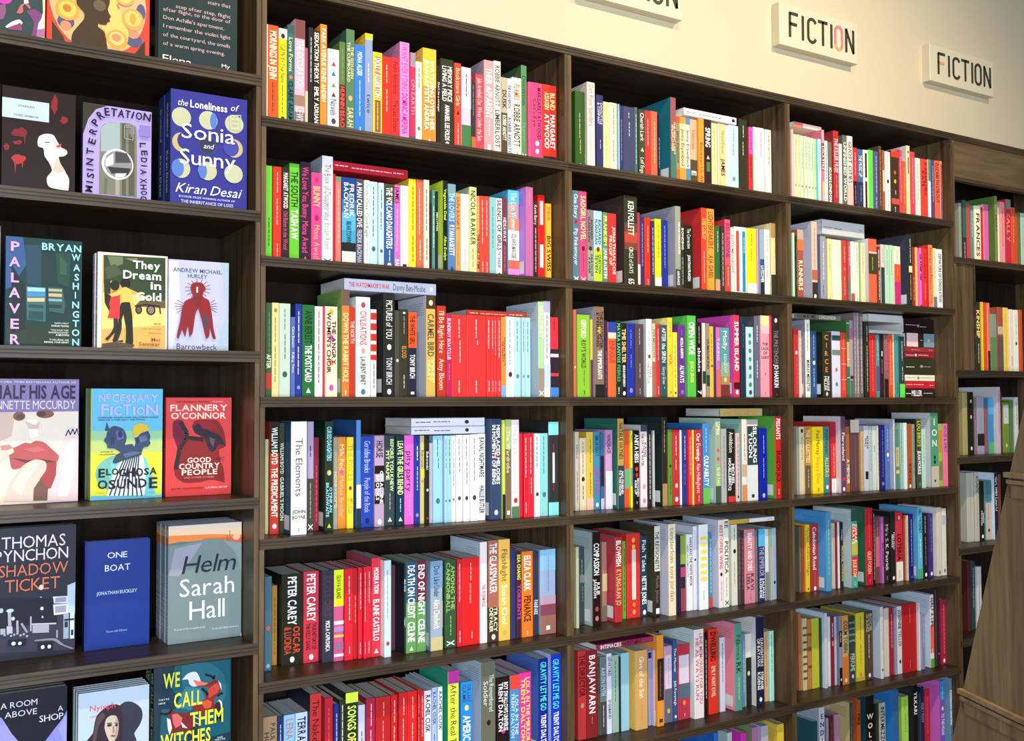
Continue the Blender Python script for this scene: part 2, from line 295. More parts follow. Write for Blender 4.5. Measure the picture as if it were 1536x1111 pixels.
DATA = r"""
R 2 1 380 0 5.292
92 118 190 edc;_998 10-60
118 200 195 e52;fec:MORNINGS IN JENIN 6-56;_433 59-90
200 268 222 fd2;=eee 0-11;@322 8;553:Call Me By Your Name 17-58;_764 60-90;@332 96
268 325 195 366;=355 0-8;fe9:Love Forms 12-48;@d74 53;122:CLAIRE ADAM 57-97
325 412 150 cab;=744 0-18;=976 72-82;=766 88-100;fdd:THE OCCUPATION 20-66;dcc:LEWIS 84-98 
412 434 380 a56;=cb9 55-100 
434 478 215 222 d60;_ccc 10-55
478 528 240 221;eee:SEDUCTION THEORY 2-54;eee:EMILY ADRIAN 58-95
528 586 190 e83/d84 d40;fdb:PARK AVENUE 4-40;fdb:RENEE AHDIEH 42-74
592 682 385 eee;_999 4-14;^c33 18;^468 30;^695 44;^822 56;333:Novels 62-82;@444 89
682 732 330 574;=622 48-100;_983 8-44;e54:HUNNIN BEACH 50-98
732 805 228 575/465 d45;dc9:THE GOLDEN/THE CUPBOARD 6-58;@ca7 67;dc9:SARAH 76-95
805 885 350 37c;def:MONA ALDER 8-35;_bdf 40-80;_def 92-98
885 948 262 89b/fc3 d50;=fc3 0-6;_dca 30-48;346:twice 58-80
948 1025 410 fc2;=e75 5-55~.6;fff:DOLLY ALDERTON 7-54;=855 57-95~.6;_fc2 60-92
1028 1096 445 d32;_fba 10-35;_fba 40-70
1096 1162 455 e33;411:Pedro Almodovar 5-45;411:The Last Dream 52-90
1162 1240 330 e8c/c8b d40;b59:I WANT EVERYTHING 2-50;b38:DOMINIC AMERENA 52-93
1240 1288 415 c35;=989 0-16;f8a:ON EARTH 25-75;=555 94-100
R 2 1 610 40 5.292
72 122 275 dec;_475 8-32;@687 82
122 234 165 e83/fc6 d45;=fb3 0-40;ffd:WATCHING OVER HER/JEAN BAPTISTE ANDREA 12-85;^fff 96
242 268 310 222 d80;eee:Don't be a stranger 8-70
268 374 250 332 d70;eee:MEMORY PIECE/LIVING A FIELD 8-48;fff:ANNABEL LEE FOLDS 52-92;@fff 97
374 434 285 d43;fd9:Bookstore Girls 6-50;^611 58;_fba 70-95
434 510 318 ebd;=dce 0-50;=474 70-100;_436 8-35
510 548 430 333;_777 5-50;=b63 80-100
548 612 375 d45;fcc:Julia Armfield 5-30;fcc:Our Wives Under the Sea 32-85
612 692 262 d99/a9a d40;fdd:THEIR APPARENT 8-62;_fdd 64-82;=fdd 90-96~.3
692 748 270 eed d45;443:ROBBIE ARNOTT 5-48;443:LIMBERLOST 52-92
748 800 400 ba8;=543 45-100;332:DUSK 16-40;eec:ROBBIE ARNOTT 48-80
796 832 410 dde;335:THE RAIN HERON 8-38;335:ROBBIE ARNOTT 50-95
832 912 400 fec;c63:FLAMES 8-28;333:ROBBIE ARNOTT 33-86;_777 92-97
908 954 305 585/464 d45;221:Desolation 8-46;7a7:Hunter 58-85;fff:X 94-99
954 990 435 e58;_b24 10-60
990 1078 440 e47;313:MARGARET ATWOOD/Cat's Eye 6-72;@fff 78;@fdd 88
1078 1190 455 c32;=322 92-100~.9;fd9:BLIND/ASSASSIN 10-32;fff:MARGARET/ATWOOD 38-82
R 2 2 380 220 5.848
108 166 165 6c3;_352 55-85
166 248 172 e32;_faa 6-30;_faa 34-62;_faa 82-95
248 318 178 322;eed:MARGARET ATWOOD 6-44;c58:Old Babes in the Wood 47-88
318 406 145 6b3/484;131:THE SOUTH 8-44;ffe:TASH AW 47-77;=131 96-99~.6
406 504 130 323 d70;e48:We Love You, Bunny 5-56;e48:Mona Awad 59-90;^e66 96
504 602 225 f48;@b36 8;fb6:BUNNY 15-38;@a25 50;fa6:Mona Awad 58-95
602 700 78 eee/ccd d30;444:The Book of Disappearance 8-60;987:Ibtisam Azem 62-86;333:X 95-99
700 722 240 b23
722 772 260 d76;=786 0-6;_fa9 15-75
775 898 265 148;=37a 25-40;=5ac 40-60;=49b 60-74;=222 74-84;=ddc 84-100;dde:FREDRIK/BACKMAN 6-46;245:BEARTOWN 50-74
898 966 280 445;eee:A MAN CALLED OVE 4-55;bbc:FREDRIK BACKMAN 58-95
966 1020 292 eed;111:On the Clock 3-35;111:Claire Baglin 38-66;_998 70-92
1020 1090 305 bdd;_353 6-40;_353 44-65;@465 78
1090 1148 315 bdd;_465 8-30;_465 34-55;@465 80
1148 1238 325 358;=443 0-22;fff:THE VOLCANO DAUGHTERS 4-76;_cde 78-92;@fff 96
1238 1288 335 d6b;413:JAMES 2-22;_fbd 28-80;fff:BAR 88-98
1290 1362 340 eee;_bbb 8-40;=332 93-98~.5
1364 1428 282 fd3;_543 8-56;_543 62-90
H 690 1355 148 232 b23;_fdd 4-22;_fcc 25-78;_fcc 80-94;!dark red book lying flat across the others, second shelf of second bookcase
R 2 2 610 240 5.848
84 142 170 c64;_ecb 10-60;_ecb 66-88
142 200 172 ecb;_654 10-58;_654 64-88
205 218 380 222
218 252 262 587;_dee 20-70;^eee 8
252 276 275 122;eec:MISS LYTTON 15-60
316 358 178 121/ce4 d30;ef6:Vegetable Deal 3-50;ef6:Alice Evelyn 54-95
362 430 208 57a;=79a 0-15;adf:THE LOVERS 10-42;eff:RYAN BASKETT 46-80;^346 94
430 470 290 e94;943:IAIN BANKS 5-45;_b63 60-90
470 548 295 edc;_cb9 10-60;_ba9 68-92
548 614 235 ef9/cdb d35;121:NICOLA BARKER 4-66;_453 70-92
614 642 315 d86;eb5:PAT BARKER 8-45;411:THE NOISE OF TIME 48-92
642 686 315 e43;_fbb 5-62;_fbb 82-95
686 722 318 e43;_fbb 5-50;_fbb 82-95
722 786 325 8bb;_577 12-65
786 838 335 eee;211:SILENCE OF GIRLS 2-66;333:PAT BARKER 68-88;@222 97
840 880 330 734;ecc:HIDEAWAY 25-55;_b67 60-92
884 985 260 b99/5be d35;=5be 0-15;=e86 32-46;=eee 46-80;=c65 80-90;=e8d 90-100;fff:The Lion Women 3-45;876:CLARE MASSIE 50-78
1045 1110 235 b69/b8e d25;_c8a 5-20
1110 1152 360 422;eec:Kevin Barry 5-30;_dbb 34-90
1152 1212 305 d22;=fcc 7-35~.5;=eee 58-85~.5
1212 1270 380 fb3;a62:JEN BEAGIN 4-22;111:BIG SWISS 34-96
R 2 3 380 410 5.556
105 155 245 353;_576 10-55;=a32 75-92;dec:AFTER 55-70
155 215 245 ec8;@975 8;_975 15-42;_975 46-85
217 310 250 bcb;_586 6-30;_475 33-60;@454 76
312 350 365 56a;dde:Claire Bennett 12-38;dde:Killing Time 42-72
350 405 255 238;_ccf 8-42;_ccf 46-76;@88c 90
408 512 262 263;131:ANNE BEREST 6-42;fff:THE POSTCARD 44-84;^fff 93
512 580 275 edd/b34;_755 5-85
580 595 275 c34
595 702 275 fdb;@ea3 6;@e4a 35;@e73 62;@e4a 90;311:THE ANGRY/WOMEN'S CHOIR 4-76
740 802 135 e73/8b6 d35;=654 0-15;fd9:DOWN THE RABBIT HOLE 22-86;_fff 94-98
802 850 285 b32;fba:THE NORTH 15-40
850 975 195 eee d50;@a44 8;b44:CIVILISATIONS 14-48;@c98 54;333:LAURENT BINET 60-88;@478 95
978 1028 300 ddd;=b32 4-12;=b32 16-24;=b32 28-36;=b32 40-48;=b32 52-58;_776 62-90
1085 1180 165 222/333 d35;eed:PICTURES of YOU 7-44;@eed 52;ccc:TONY BIRCH 62-88;@ddd 95
1180 1222 310 443;@ccb 58
1222 1290 300 332;=eee 3-5~.3;_888 8-28;b83:BLOOD 42-56;_bbb 75-90
1290 1360 325 223;=e52 0-42;411:THE WHITE GIRL 4-38;eee:TONY BIRCH 50-78;=eee 94-97~.4
H 757 1522 40 140 ccd d40;d44:THE WATCHMAKER'S WAR 5-48;556:Danny Ben-Moshe 52-88;=eee 93-96~.4;!long white book with red title lying flat across the others, third shelf of second bookcase
R 2 3 610 420 5.556
162 240 130 ca5/dde d35;=432 0-13;@eca 7;653:CARMEL BIRD 18-60;fe9:CRIMSON VELVET/HEART 62-86
255 328 215 b32;fdb:I'll Be Right Here 6-52;fdb:Amy Bloom 58-92
328 375 285 b25;fcc:BLINDBOY BOATCLUB 5-55;_d68 60-80
375 500 290 e33;_fcc 5-28;_fcc 31-58;_fcc 80-95
500 662 292 e33;_fcc 5-28;_fcc 31-36;_fcc 80-95
662 704 300 e33;_fcc 5-40;_fcc 80-95
704 730 305 e33;_fcc 5-40;_fcc 80-95
730 752 305 d33;_fcc 5-48;_fcc 80-95
752 788 305 e33;_fcc 5-52;_fcc 80-95
788 828 308 e83;=7ac 86-100;432:TOWARD BEAUTY/THE FAR DAY 6-80
828 896 305 eee;_666 4-32;_666 34-60;@622 72
896 952 310 add;_577 5-44;@688 74
952 990 312 acd;_577 5-44;@688 74
990 1032 315 add;_577 5-44;@688 74
1095 1145 180 ac9/cde d35;fec:HOLLOWAY 5-38;=987 70-100;fff:X 93-99
1145 1196 175 eee;=aac 0-12;_644 14-60;=bcd 66-90
1196 1265 310 d34;_822 4-18;=323 40-88;=eee 46-50;=c44 70-74;=48c 88-100
H 500 1000 245 300 c43;_fdb 5-18;_fba 22-65;_fdb 70-94;!red book with ornate ends lying flat above the plain red spines, third shelf of second bookcase
R 2 4 380 615 5.556
100 128 245 bb8
135 215 100 b32 d50;=211 0-28;eed:WILLIAM BOYD 5-38;eed:THE PREDICAMENT 41-85;@fcc 93
215 262 110 332 d55;ccb:WILLIAM BOYD 18-46;ccb:GABRIEL'S MOON 49-88
310 448 98 eee/257 d20;432:The Elements 15-66;h222:JOHN/BOYNE 77-87;_999 94-97
452 505 98 a9b d70;=443 52-100;_223 22-32;_998 56-88;fff:X 93-99
505 548 230 823;_b56 30-90
598 668 95 232/132 d50;9de:CURSED DAUGHTERS 5-36;@cb8 47;9de:OYINKAN/BRAITHWAITE 56-87;^bc4 95
668 705 228 998;cb9:HONEYCOMB 30-85
705 770 228 d83;fdb:Milk Fed 8-36;@d59 38;fb9:Melissa Broder 43-88
770 836 228 fd3;ba3:THE PISCES 8-48;@934 56;ba3:MELISSA/BRODER 66-85
860 898 85 58c/36a d70;=eec 60-82;=234 82-100
900 1000 222 24a;bcf:Geraldine Brooks 5-40;bbe:People of the Book 46-84;@225 93
1000 1092 215 b9b;=211 33-42;=211 51-58;=211 66-75;332:HORSE 6-24;fff:GERALDINE/BROOKS 30-84;@eee 95
1095 1180 215 344;de9:BEFORE YOU KNEW/MY NAME 4-62;_c99 64-82;^ddd 93
1180 1260 215 134;de9:LEAVE THE GIRLS BEHIND 6-66;_acd 70-85;^ddd 93
1260 1338 212 e6c;311:pity party 18-63;_f9d 66-92
1338 1388 215 239;_def 12-28;_bcf 35-62;@99d 90
R 2 4 610 615 5.556
110 148 215 cb7;432:Bukowski 12-42;=ec4 38-48;@c74 52
148 190 215 221;eee:Bukowski 15-42;@fff 62;@933 94
190 218 275 aab
218 300 215 9cd;_366 4-24;_477 26-38;@477 75
300 340 215 ace;_366 4-24;_477 26-38;@477 75
340 375 215 9cc;_366 4-24;_477 26-45;@477 75
375 406 215 eee;_577 4-24;_577 26-58;@933 74
406 465 210 eee;_577 4-24;_577 26-42;@444 73
465 526 210 eee;_577 4-28;_577 31-58;@444 73
526 596 205 eee;_577 4-24;_577 27-54;@444 73
596 656 200 eee;222:BANAL NIGHTMARE 4-50;@dcd 56;222:HALLE BUTLER 60-92
700 788 75 346/568 d40;@b33 37;fff:MISPLACED MELODIES/IN MOMENTS OF BEING 6-65;@ccd 93
788 822 85 cd5;=222 75-100
822 870 80 764;=ab7 0-30;eec:The Wardrobe 10-55;=eee 92-96~.5
870 938 82 edd d60;abc:The Brush 5-36;_dbb 40-75;@b33 82;=575 88-100
938 968 195 c23
968 1010 198 d23;_fcc 5-52;_fcc 82-95
1010 1062 195 d23;_fcc 5-50;_fcc 53-72
1062 1112 198 eee;_577 4-42;@333 73
1112 1178 195 8cc;_477 4-50;@577 74
1178 1265 100 333;=8dd 0-14;=8dd 86-100;_b33 24-75;=fff 33-65~.2
H 38 650 135 200 dde d55;_556 4-26;_667 30-52;@333 75;!lower of two white books lying flat over the pale spines, fourth shelf of second bookcase
H 38 648 60 130 dde d55;_556 6-26;_667 29-52;@333 75;!upper of two white books lying flat over the pale spines, fourth shelf of second bookcase
R 2 5 380 815 5.556 95
95 155 280 467;@d53 55;@8ab 95
155 200 355 a73 d130;_653 15-90
235 415 265 221 d110;fff:PETER CAREY 3-56;c43:OSCAR/& LUCINDA 58-88;@ddd 94
415 547 240 c34 d105;fff:PETER CAREY 3-55;311:TRUE HISTORY OF/THE KELLY GANG 57-86;@ddd 94
547 667 235 334;534:SCISSORS 5-50;eee:MICKA CAPRONICA 55-88
667 752 225 c58;=de2 0-40;442:GUAVA ISLAND 6-32;=edc 56-60;=a8b 62-68;=eb5 71-74;=968 80-88;=edd 92-95
755 833 215 d23;_fbb 8-28;_fbb 31-58;_fbb 85-95
833 868 210 b22;_e77 30-60
868 910 205 d23;_fbb 6-46;_fbb 82-95
910 945 200 d23;_fbb 6-60;_fbb 82-95
945 985 195 d23;_fbb 6-40;_fbb 82-95
985 1062 125 d34/b56 d55;fff:MODERATION 10-36;fff:ELAINE CASTILLO 42-84;^fff 94
1090 1150 145 cde/fff d50;_99b 10-60;@b44 86
1150 1185 185 533 d110
1185 1252 180 223;eee:NICK CAVE 6-42;eee:AND THE ASS SAW/THE ANGEL 46-84
1252 1360 160 695;=257 0-45;fff:DEATH ON CREDIT 4-62;fff:CELINE 66-88;^cdb 95
R 2 5 610 790 5.556 95
82 162 290 695;=723 0-45;fff:END OF NIGHT 4-60;fff:CELINE 64-90
200 300 290 9ab/8ac d50;=79b 0-30;=aaa 45-75;=cb8 85-100;235:Dark Like Under 6-40;fff:Alice Chadwick 43-76
318 412 282 353;9b6:AMONG THE/CANNONBALL 3-60;_9b7 64-86;fff:X 92-98
412 464 275 c23;_fbb 5-50;_fbb 82-95
464 607 265 d22;_fbb 6-26;_fbb 29-52;_fbb 85-95
612 672 130 edd/def d50;c54:THE WORMHOLE 42-64
672 766 118 432 d55;=a65 0-66;eee:THE GLASSMAKER 3-52;eec:TRACY/CHEVALIER 66-90;@fff 95
766 862 110 eb5 d50;543:Flashlight 10-42;fff:Susan Choi 45-84;@ca4 92
865 910 185 336
910 955 215 423;de5:BEA CHANG 3-32;b49:TORRENTS 36-80
960 1052 210 e72 d60;fff:ELIZA CLARK 5-46;311:PENANCE 52-82;_fff 93-98
1052 1100 208 334;ddd:FANFARE 58-75
1110 1240 195 9ac d65;=8bd 0-25;=b9a 55-65;=845 65-78;=965 78-100;_88a 8-50;=edd 90-95~.25
R 2 6 380 971 6.144 95
85 220 650 a86 d120;543:PAUL BOUND/HOUSE 8-60
220 278 640 236 d115;_bbd 10-40
278 385 630 9cf d110;b88:LENA MARIE 5-60
385 500 610 cdf d105;223:TERRA NULLIUS 5-70
520 628 435 c33/223 d60;311:The Naked Light 6-75
660 735 470 b23;_d55 10-60
735 790 530 238;_ccd 10-60
790 848 490 332;_ddc 5-80
850 965 425 232 d70;=de4 0-10;ef6:SONGS OF NO MAN 13-80
970 1030 535 ccd;_555 30-70
1040 1125 475 a24;_fbb 6-30;_fbb 34-70
1130 1265 465 b22;_e88 6-22;_e88 26-50
1265 1328 445 c22;_fbb 6-30;_fbb 34-70
1328 1425 425 c22;_fbb 6-24;_fbb 28-60
1425 1510 410 d22;_fbb 6-30;_fbb 34-60
R 2 6 610 961 6.144 95
18 105 465 c22;_fbb 6-26;_fbb 30-60
105 162 465 c22;_fbb 6-30;_fbb 32-50
162 228 465 dde;223:RACHEL CUSK 5-46
228 276 435 abd;447:RACHEL CUSK 5-40;_447 50-80
276 332 430 def;233:RACHEL CUSK 5-46;_233 58-80
382 482 285 de4/3a8 d55;=b39 0-12;332:After the Real Thing 13-80
500 605 385 28d d100;357:THE LAKE/GAME 3-22;@fd7 28;fff:AMERICAN 36-75
690 820 205 665/cde d45;ddd:The Remembered/Soldier 12-46;@221 56
830 950 345 211;@c38 60;fff:BOY SWALLOWS UNIVERSE/TRENT DALTON 6-60
950 1040 325 48b;=d43 0-16;cde:LOLA IN THE/TRENT DALTON 20-70
1040 1148 300 d39;fd4:LOLA IN THE MIRROR/TRENT DALTON 6-78
1215 1305 175 128/57c d50;5dc:GRAVITY LET ME GO 3-52;fff:TRENT DALTON 56-90
1330 1430 130 13b/cdf d45;5dc:GRAVITY LET ME GO 5-54;fff:TRENT DALTON 57-90
R 3 1 855 105 6.005
45 135 185 352;_bb8 28-60;_bb8 62-80;@ddc 96
150 225 105 edc/dcb d40;b43:Dirt Poor Islanders 3-50;_ba9 55-82
238 300 222 336;ccd:DOOLITTLE/& COMPANY 10-38;_aab 58-72
300 358 285 ed9;_9a6 6-40;_9a6 46-80
358 425 292 ecb;_775 6-45;_775 52-82
425 448 305 8bc;_eff 10-90
448 480 320 336;_88b 20-80
480 578 325 446;_ccd 8-16;_ccd 22-42;=ccd 94-98~.4
580 610 335 466;_bcc 10-80
610 680 350 443;fec:Cherish Lark 5-46;^fe9 58;fec:Leif Enger 70-96
665 728 362 e33;_fcc 12-50;_fcc 94-98
728 788 370 e64;_fcb 15-75
788 810 400 223;_ddd 35-80
905 955 245 955/278 d40;=476 58-100;fda:THE NIGHT LADY/WILDFLOWER 4-92
955 990 415 986;=d53 0-10;=d62 78-100;332:Jenny Erpenbeck 15-76
990 1040 420 ed9;=f93 0-10;=f93 75-100;221:Jenny Erpenbeck 18-74
1040 1082 430 ddc;=58a 0-10;=58a 75-100;221:Jenny Erpenbeck 18-74
R 3 1 1005 130 6.172
186 250 300 da8;=543 60-100;c54:Visitation 15-44;fff:E 65-95
250 316 290 f93;732:Between Us All 35-92
316 384 300 322;fff:SPRING 12-40;^edc 55;=574 62-76~.5
386 436 335 fd9;_a86 10-75
436 460 340 fdb
460 516 345 fc8;753:Percival Everett 10-45;211:JAMES 52-78
516 542 360 fed
542 635 352 bdd;_466 6-24;_466 28-45;@798 80
640 715 300 332;_ddd 8-24;_ddd 30-48;@b98 96
715 768 370 c33;=c5b 0-40;_622 6-36;_622 44-75
770 808 372 fdc;_b98 10-50
808 874 378 eed;_665 6-45;^222 97
880 940 395 eed;_665 8-50;^222 97
H 128 612 172 240 fee d50;_766 5-22;_766 28-72;@222 94
R 3 2 855 270 6.535
25 90 100 578;fff:One Story 4-30;@b23 34;eee:Pip Finkemeyer 42-82;fff:X 94-99
92 165 108 e47;fd8:SADGIRL NOVEL 5-54;@622 63;_a23 68-88;fcc:X 94-99
168 230 290 877;=998 55-100;332:RICHARD/FLANAGAN 10-44;@521 53;332:DEATH OF/A RIVER 60-92
232 315 300 acd;=bd3 52-100;354:RICHARD/FLANAGAN 12-46;@732 53;354:QUESTION/SEVEN 60-86
317 370 315 686;ef5:FRANKISM 5-46;efe:JANE AUSTIN 50-92
372 455 325 c33;fdc:JONATHAN COE/PROOF OF 8-96
530 660 150 332/433 d40;=643 30-40;=b43 40-52;=743 52-60;eed:KEN FOLLETT 6-44;eed:CIRCLE of DAYS 57-86;eed:65 92-98
662 688 320 b34;=edc 70-100
690 728 360 336;_99b 10-70
732 788 368 e32;_fbb 12-50;_fbb 88-96
795 830 400 335;_ccd 10-80
832 895 380 fd2;=eed 84-100;_764 8-28;_764 32-56
898 962 392 238;_99c 8-70
1030 1086 255 998/aab d35;fec:HEARTBREAKER/ 5-72;=443 76-100;eee:ANN FRANCIS 78-95
1088 1120 410 332;eee:BONDING 2-48;_bbb 52-92
1120 1205 440 221;eee:The Correction 5-36;eee:JONATHAN FRANZEN 46-86
R 3 2 1005 290 6.942
325 382 150 d43/d33 d35;fb5:MEET ME IN/THE NIGHT 5-45;_fb9 52-90
382 462 158 f93 d40;743:LIGHTBREAKERS 4-48;743:AJA GABEL 56-84
468 520 335 363;=d97 80-100;_ccb 8-40
522 568 340 433;_ccb 10-90
570 630 270 d56/c34 d50;837:BELLADONE 5-52;=d43 62-100;_fcc 64-90
632 668 360 edc;b75:AUTUMN NIGHT 8-70
670 735 345 eee;=c43 6-96~.5
737 798 352 eee;=28b 6-96~.55;_cde 15-40
800 900 360 fd2;=eed 82-100;_763 8-26;_763 30-48
902 922 365 c9b
924 982 370 9ab;=358 45-70;=233 70-100;fff:LATECOMER 55-80
984 1040 375 eed;_a75 8-35;_a75 40-75
1048 1100 310 ec9/eda d50;=a85 0-20;=332 70-100
R 3 3 855 445 6.732
35 65 130 c64;@eee 66
68 200 180 8b3 d60;ffd:GIFFORD 6-28;342:ROY'S WORLD 31-65;_573 67-86;_342 92-97
205 232 230 cb4;=634 52-100
252 345 100 865/aab d40;=ca5 22-30~.4;221:THE DAUGHTER/EVERLONG 5-46;fff:THE IMMIGRANTS 48-80;=222 86-100
350 378 240 324;_868 40-90
380 466 255 e63;=349 0-14;=ecb 14-22;c33:ENRIGUE 25-55
468 515 240 132;7c9:MAYRA SANTOS 4-55;5a6:FEBRES 58-80;_fff 87-96
515 573 265 221;fc7:TIME SHELTER 8-54;fff:GEORGI GOSPODINOV 57-86;@fff 95
575 653 270 239;_88c 8-34;_88c 42-60;@88c 91
655 745 275 544;_bab 6-28;_bab 54-75;_bab 88-96
770 828 225 eee/cdd d35;_c97 14-40;@654 48;d75:THAT/THE DUTCH 54-82
830 866 270 cb9;685:PERMISSION 6-48;=a65 52-100
868 910 280 c33;_fbb 6-50;_fbb 85-96
912 982 285 355;fff:AFTER the SIREN 4-52;cdd:George Green 58-82;_cdd 86-88
985 1035 212 fc3/fe9 d45;_c73 6-24;e73:VIA 45-60;_653 92-96
1040 1085 360 fd4;_665 20-85;=333 92-95~.4
1088 1165 285 638;_96b 6-14;fff:NICOLA GRIFFITH 18-46;fff:ALWAYS 56-80;@96b 93
1185 1272 190 5b4/6c5 d50;fff:OPEN WIDE 8-48;ef7:JESSICA GROSS 56-82
R 3 3 1005 445 6.732
266 322 260 211;_bbb 5-28;fff:absolute 30-70;fff:7 89-98
325 360 265 ecb;=243 65-82
362 400 270 987;332:HUMANKIND 22-62;=243 70-85
402 440 300 fb3;_863 10-50;@343 56
442 464 308 336
466 506 308 d6a;=e65 60-100;fcd:TAKING 8-55
508 600 312 599;=8a8 50-70;=a84 70-82;=733 82-100;@eca 75;fff:Molly 5-32;cdd:ROSALIE HAM 38-65
640 702 185 d35/e5b d40;fff:SUMMER ISLAND 8-68;=511 82-90;@fff 94
712 764 200 234;_567 10-40
768 843 305 bdd;@577 12;@688 22;@577 34;@688 46;@577 58;@688 70;@577 82;@444 93
850 905 195 667/556 d70;_eee 12-32;_eee 55-76
912 1003 190 e9a;=fd9 0-12;=fbb 12-22;h644:THE/LACK/OF/LIGHT 32-54;_854 70-73;_a66 94-97
1005 1030 185 c34
1035 1116 190 322;@fff 6;777:THE PRETENDER 18-60;fff:JO HARKIN 60-88;_a44 95-98
R 3 4 855 605 6.732 90
52 92 290 cba;654:Orbital 15-35;_776 50-90
98 165 350 dca;_765 6-50;@332 57;_332 66-85
166 236 290 db4;=eba 85-100;_863 10-40;_863 52-80
238 303 285 48a;257:EMILIA HART 5-32;a4a:SIRENS 45-82;@def 94
305 343 300 368;=223 30-70;=bcd 86-100
345 428 270 c9c;=b8b 0-30;=dde 52-100;534:HUNCHBACK 6-30
482 545 155 b94/376 d60;=245 52-100;543:NATALIE HAYNES 5-45;fff:NO FRIEND/TO THIS HOUSE 57-85
548 598 275 d53;=6a8 50-75
600 634 275 ee3;=59b 48-72;_663 5-40
636 702 275 211;fff:ANITA HEISS 5-42;@d43 50;@b33 58;fff:DIRRAYAWADHA/RISE UP 62-86;_ccc 92-97
704 780 220 edd;=445 0-8;546:KANG/THE DAY THE WATER 10-50;@e9b 75;@d8a 92
785 828 275 222;_ddd 5-90
830 856 275 ccc
928 980 140 322/233 d70;_a97 4-40;=a85 75-100
982 1033 265 683;@231 48;_352 60-85
1035 1108 268 b33;_fcc 8-34;_fcc 40-54;@eba 74;@fff 92
1110 1130 270 eee
1132 1180 268 238;_ccd 8-40;_77b 45-75
1182 1230 270 e33;_fcc 10-60
1232 1254 270 fc5
R 3 4 1005 605 6.732 90
250 323 268 b33;fff:Our Evenings 5-42;fcc:Alan Hollinghurst 45-85;_fcc 88-96
330 398 205 48c/37b d60;=6b4 80-100;_bde 6-36;fff:CULPABILITY 40-78
455 512 150 9a8/bdc d45;eec:LUMINA 5-20;@e48 38;@d47 48;=454 80-100;ee9:SILVER PARK 58-80
515 573 258 aaa;_666 10-80
575 658 262 221;eee:Annihilation 4-32;fff:MICHEL/HOUELLEBECQ 40-84;=d33 92-100~.8
665 705 300 dbb;_855 6-90;@333 93
725 775 160 edc/9cb d55;_544 18-50;=ca8 55-70;=d85 80-100
777 888 165 ddd d50;=999 0-6;=344 8-56;fff:SILOUNG/YUON 8-54;=332 92-96~.25
900 983 252 129;_bbe 10-35;_bbe 42-70;@bbe 94
1060 1126 130 c22/6b4 d40;fee:PISSANTS 3-28;411:BRANDON JACK 42-80;_fcc 88-95
H 505 985 58 138 ba7 d60;d93:QUARTERLY ORACLE 4-78;=332 88-100
R 3 5 855 775 6.535 95
60 90 300 bb9 d60
92 143 300 344;_999 16-40;=777 36-46;_777 50-70
215 300 155 211/bcc d40;eee:COMPASSION 12-46;eee:JULIE/JANSON 50-70;@a43 82;@c76 92
315 362 250 a76;=cb8 40-62;=765 80-100
440 512 205 b33/c45 d60;fff:BLOWFISH 4-34;cb7:KYUNG-RAN JO 38-80
515 548 240 6a3;_432 10-90
552 688 170 d33 d60;@fa4 8;@fb5 16;@e83 24;@fa4 66;@fb5 76;@e83 84;@fa4 93;=ddc 19-78~.3
692 758 195 245;fff:Fish Tales 5-44;fff:NETTIE JONES 50-85;@fff 95
825 882 95 322/443 d60;=ddc 0-50;222:THE REVISIONISTS 6-48;876:Michelle Johnson 55-85;=fff 91-97~.6
965 1038 75 edb/dde d45;587:tenderloin 4-42;c74:toni jordan 46-84
1040 1078 190 224
1080 1133 185 323;=8a4 0-38;=b47 42-55;=945 70-100
1135 1162 175 eee;222:HAN KANG HUMAN ACTS 4-65
1163 1203 175 eee;222:HAN KANG THE WHITE BOOK 4-68
R 3 5 1005 765 6.942 95
241 280 170 dde;_cba 5-60;@345 40
300 398 155 eee/bcd d50;=fd5 14-18~.7;=fd5 22-26~.7;=fd5 30-34~.7;=fd5 38-42~.7;=fd5 46-50~.7;=fd5 54-58~.7;=fd5 62-66~.7;_bba 78-90
402 440 240 48a;_cde 8-80;=c44 85-100
505 556 105 edd/dde d50;d43:BEST OFFER WINS 6-56;@322 62;_a99 70-92
558 614 100 eed d50;222:EE 2-10;333:POLITICA 25-62;_887 66-88;444:X 92-98
640 702 155 ddc;_445 4-20;@223 33;_998 46-75
706 738 210 544;_988 10-80
740 772 215 433;_a77 10-80
776 886 205 d89;fff:BEAUTY AND TOES 5-56;533:RAVI/LEELA 60-82;_a66 86-96
888 913 205 777
915 988 200 336;=5be 0-24;aac:THE EMPEROR 25-65;fff:SALMAN/RUSHDIE 68-95
990 1028 200 ddd;=787 60-100
1030 1060 200 bba;=6b8 0-25
1062 1108 190 abc;@223 76
H 605 1105 100 145 eee d60;=ca4 0-45;_aaa 85-95
R 3 6 855 935 6.313 95
75 155 265 b33;511:THE DIRECTOR 5-52;@a88 62
157 260 260 822 d85;fee:BANJAWARN 6-72;_988 76-84
262 283 400 543
285 345 320 677;=444 58-100;bcd:AARON SMITH 14-50;_ccc 62-90
347 397 290 dde d80;223:DEPARTURES 4-28;223:DYAN MARVEY 58-82
400 464 305 9ba;_465 8-60
466 480 320 223
484 562 285 9cd d80
620 735 265 da6/fc6 d70;ffe:Give of the Sun 8-60;_c84 68-88
740 772 262 99b;=225 2-10
774 800 255 cbd
822 888 115 e93/fa4 d55;=322 26-72;_875 30-68;=432 92-96~.5
892 968 220 c9b;=dcd 12-56~.8;_99a 16-50;=667 56-100;@cb6 85
971 1015 160 358;fff:The Master 8-42;fff:Julia Kavanagh 50-80;@fff 94
1018 1138 210 b34;=dcd 14-52~.8;=567 53-72;@e84 78;_fcc 92-96
R 3 6 1005 915 5.668 95
205 288 170 edd/dee d40;c66:LINE MEMORISES FOR YOU/HE ALWAYS RUN 5-84
290 322 190 211;_bbb 10-80
328 405 165 d32 d55;311:DWELLING 4-38;ccb:EMILY HUNT KIVEL 44-80
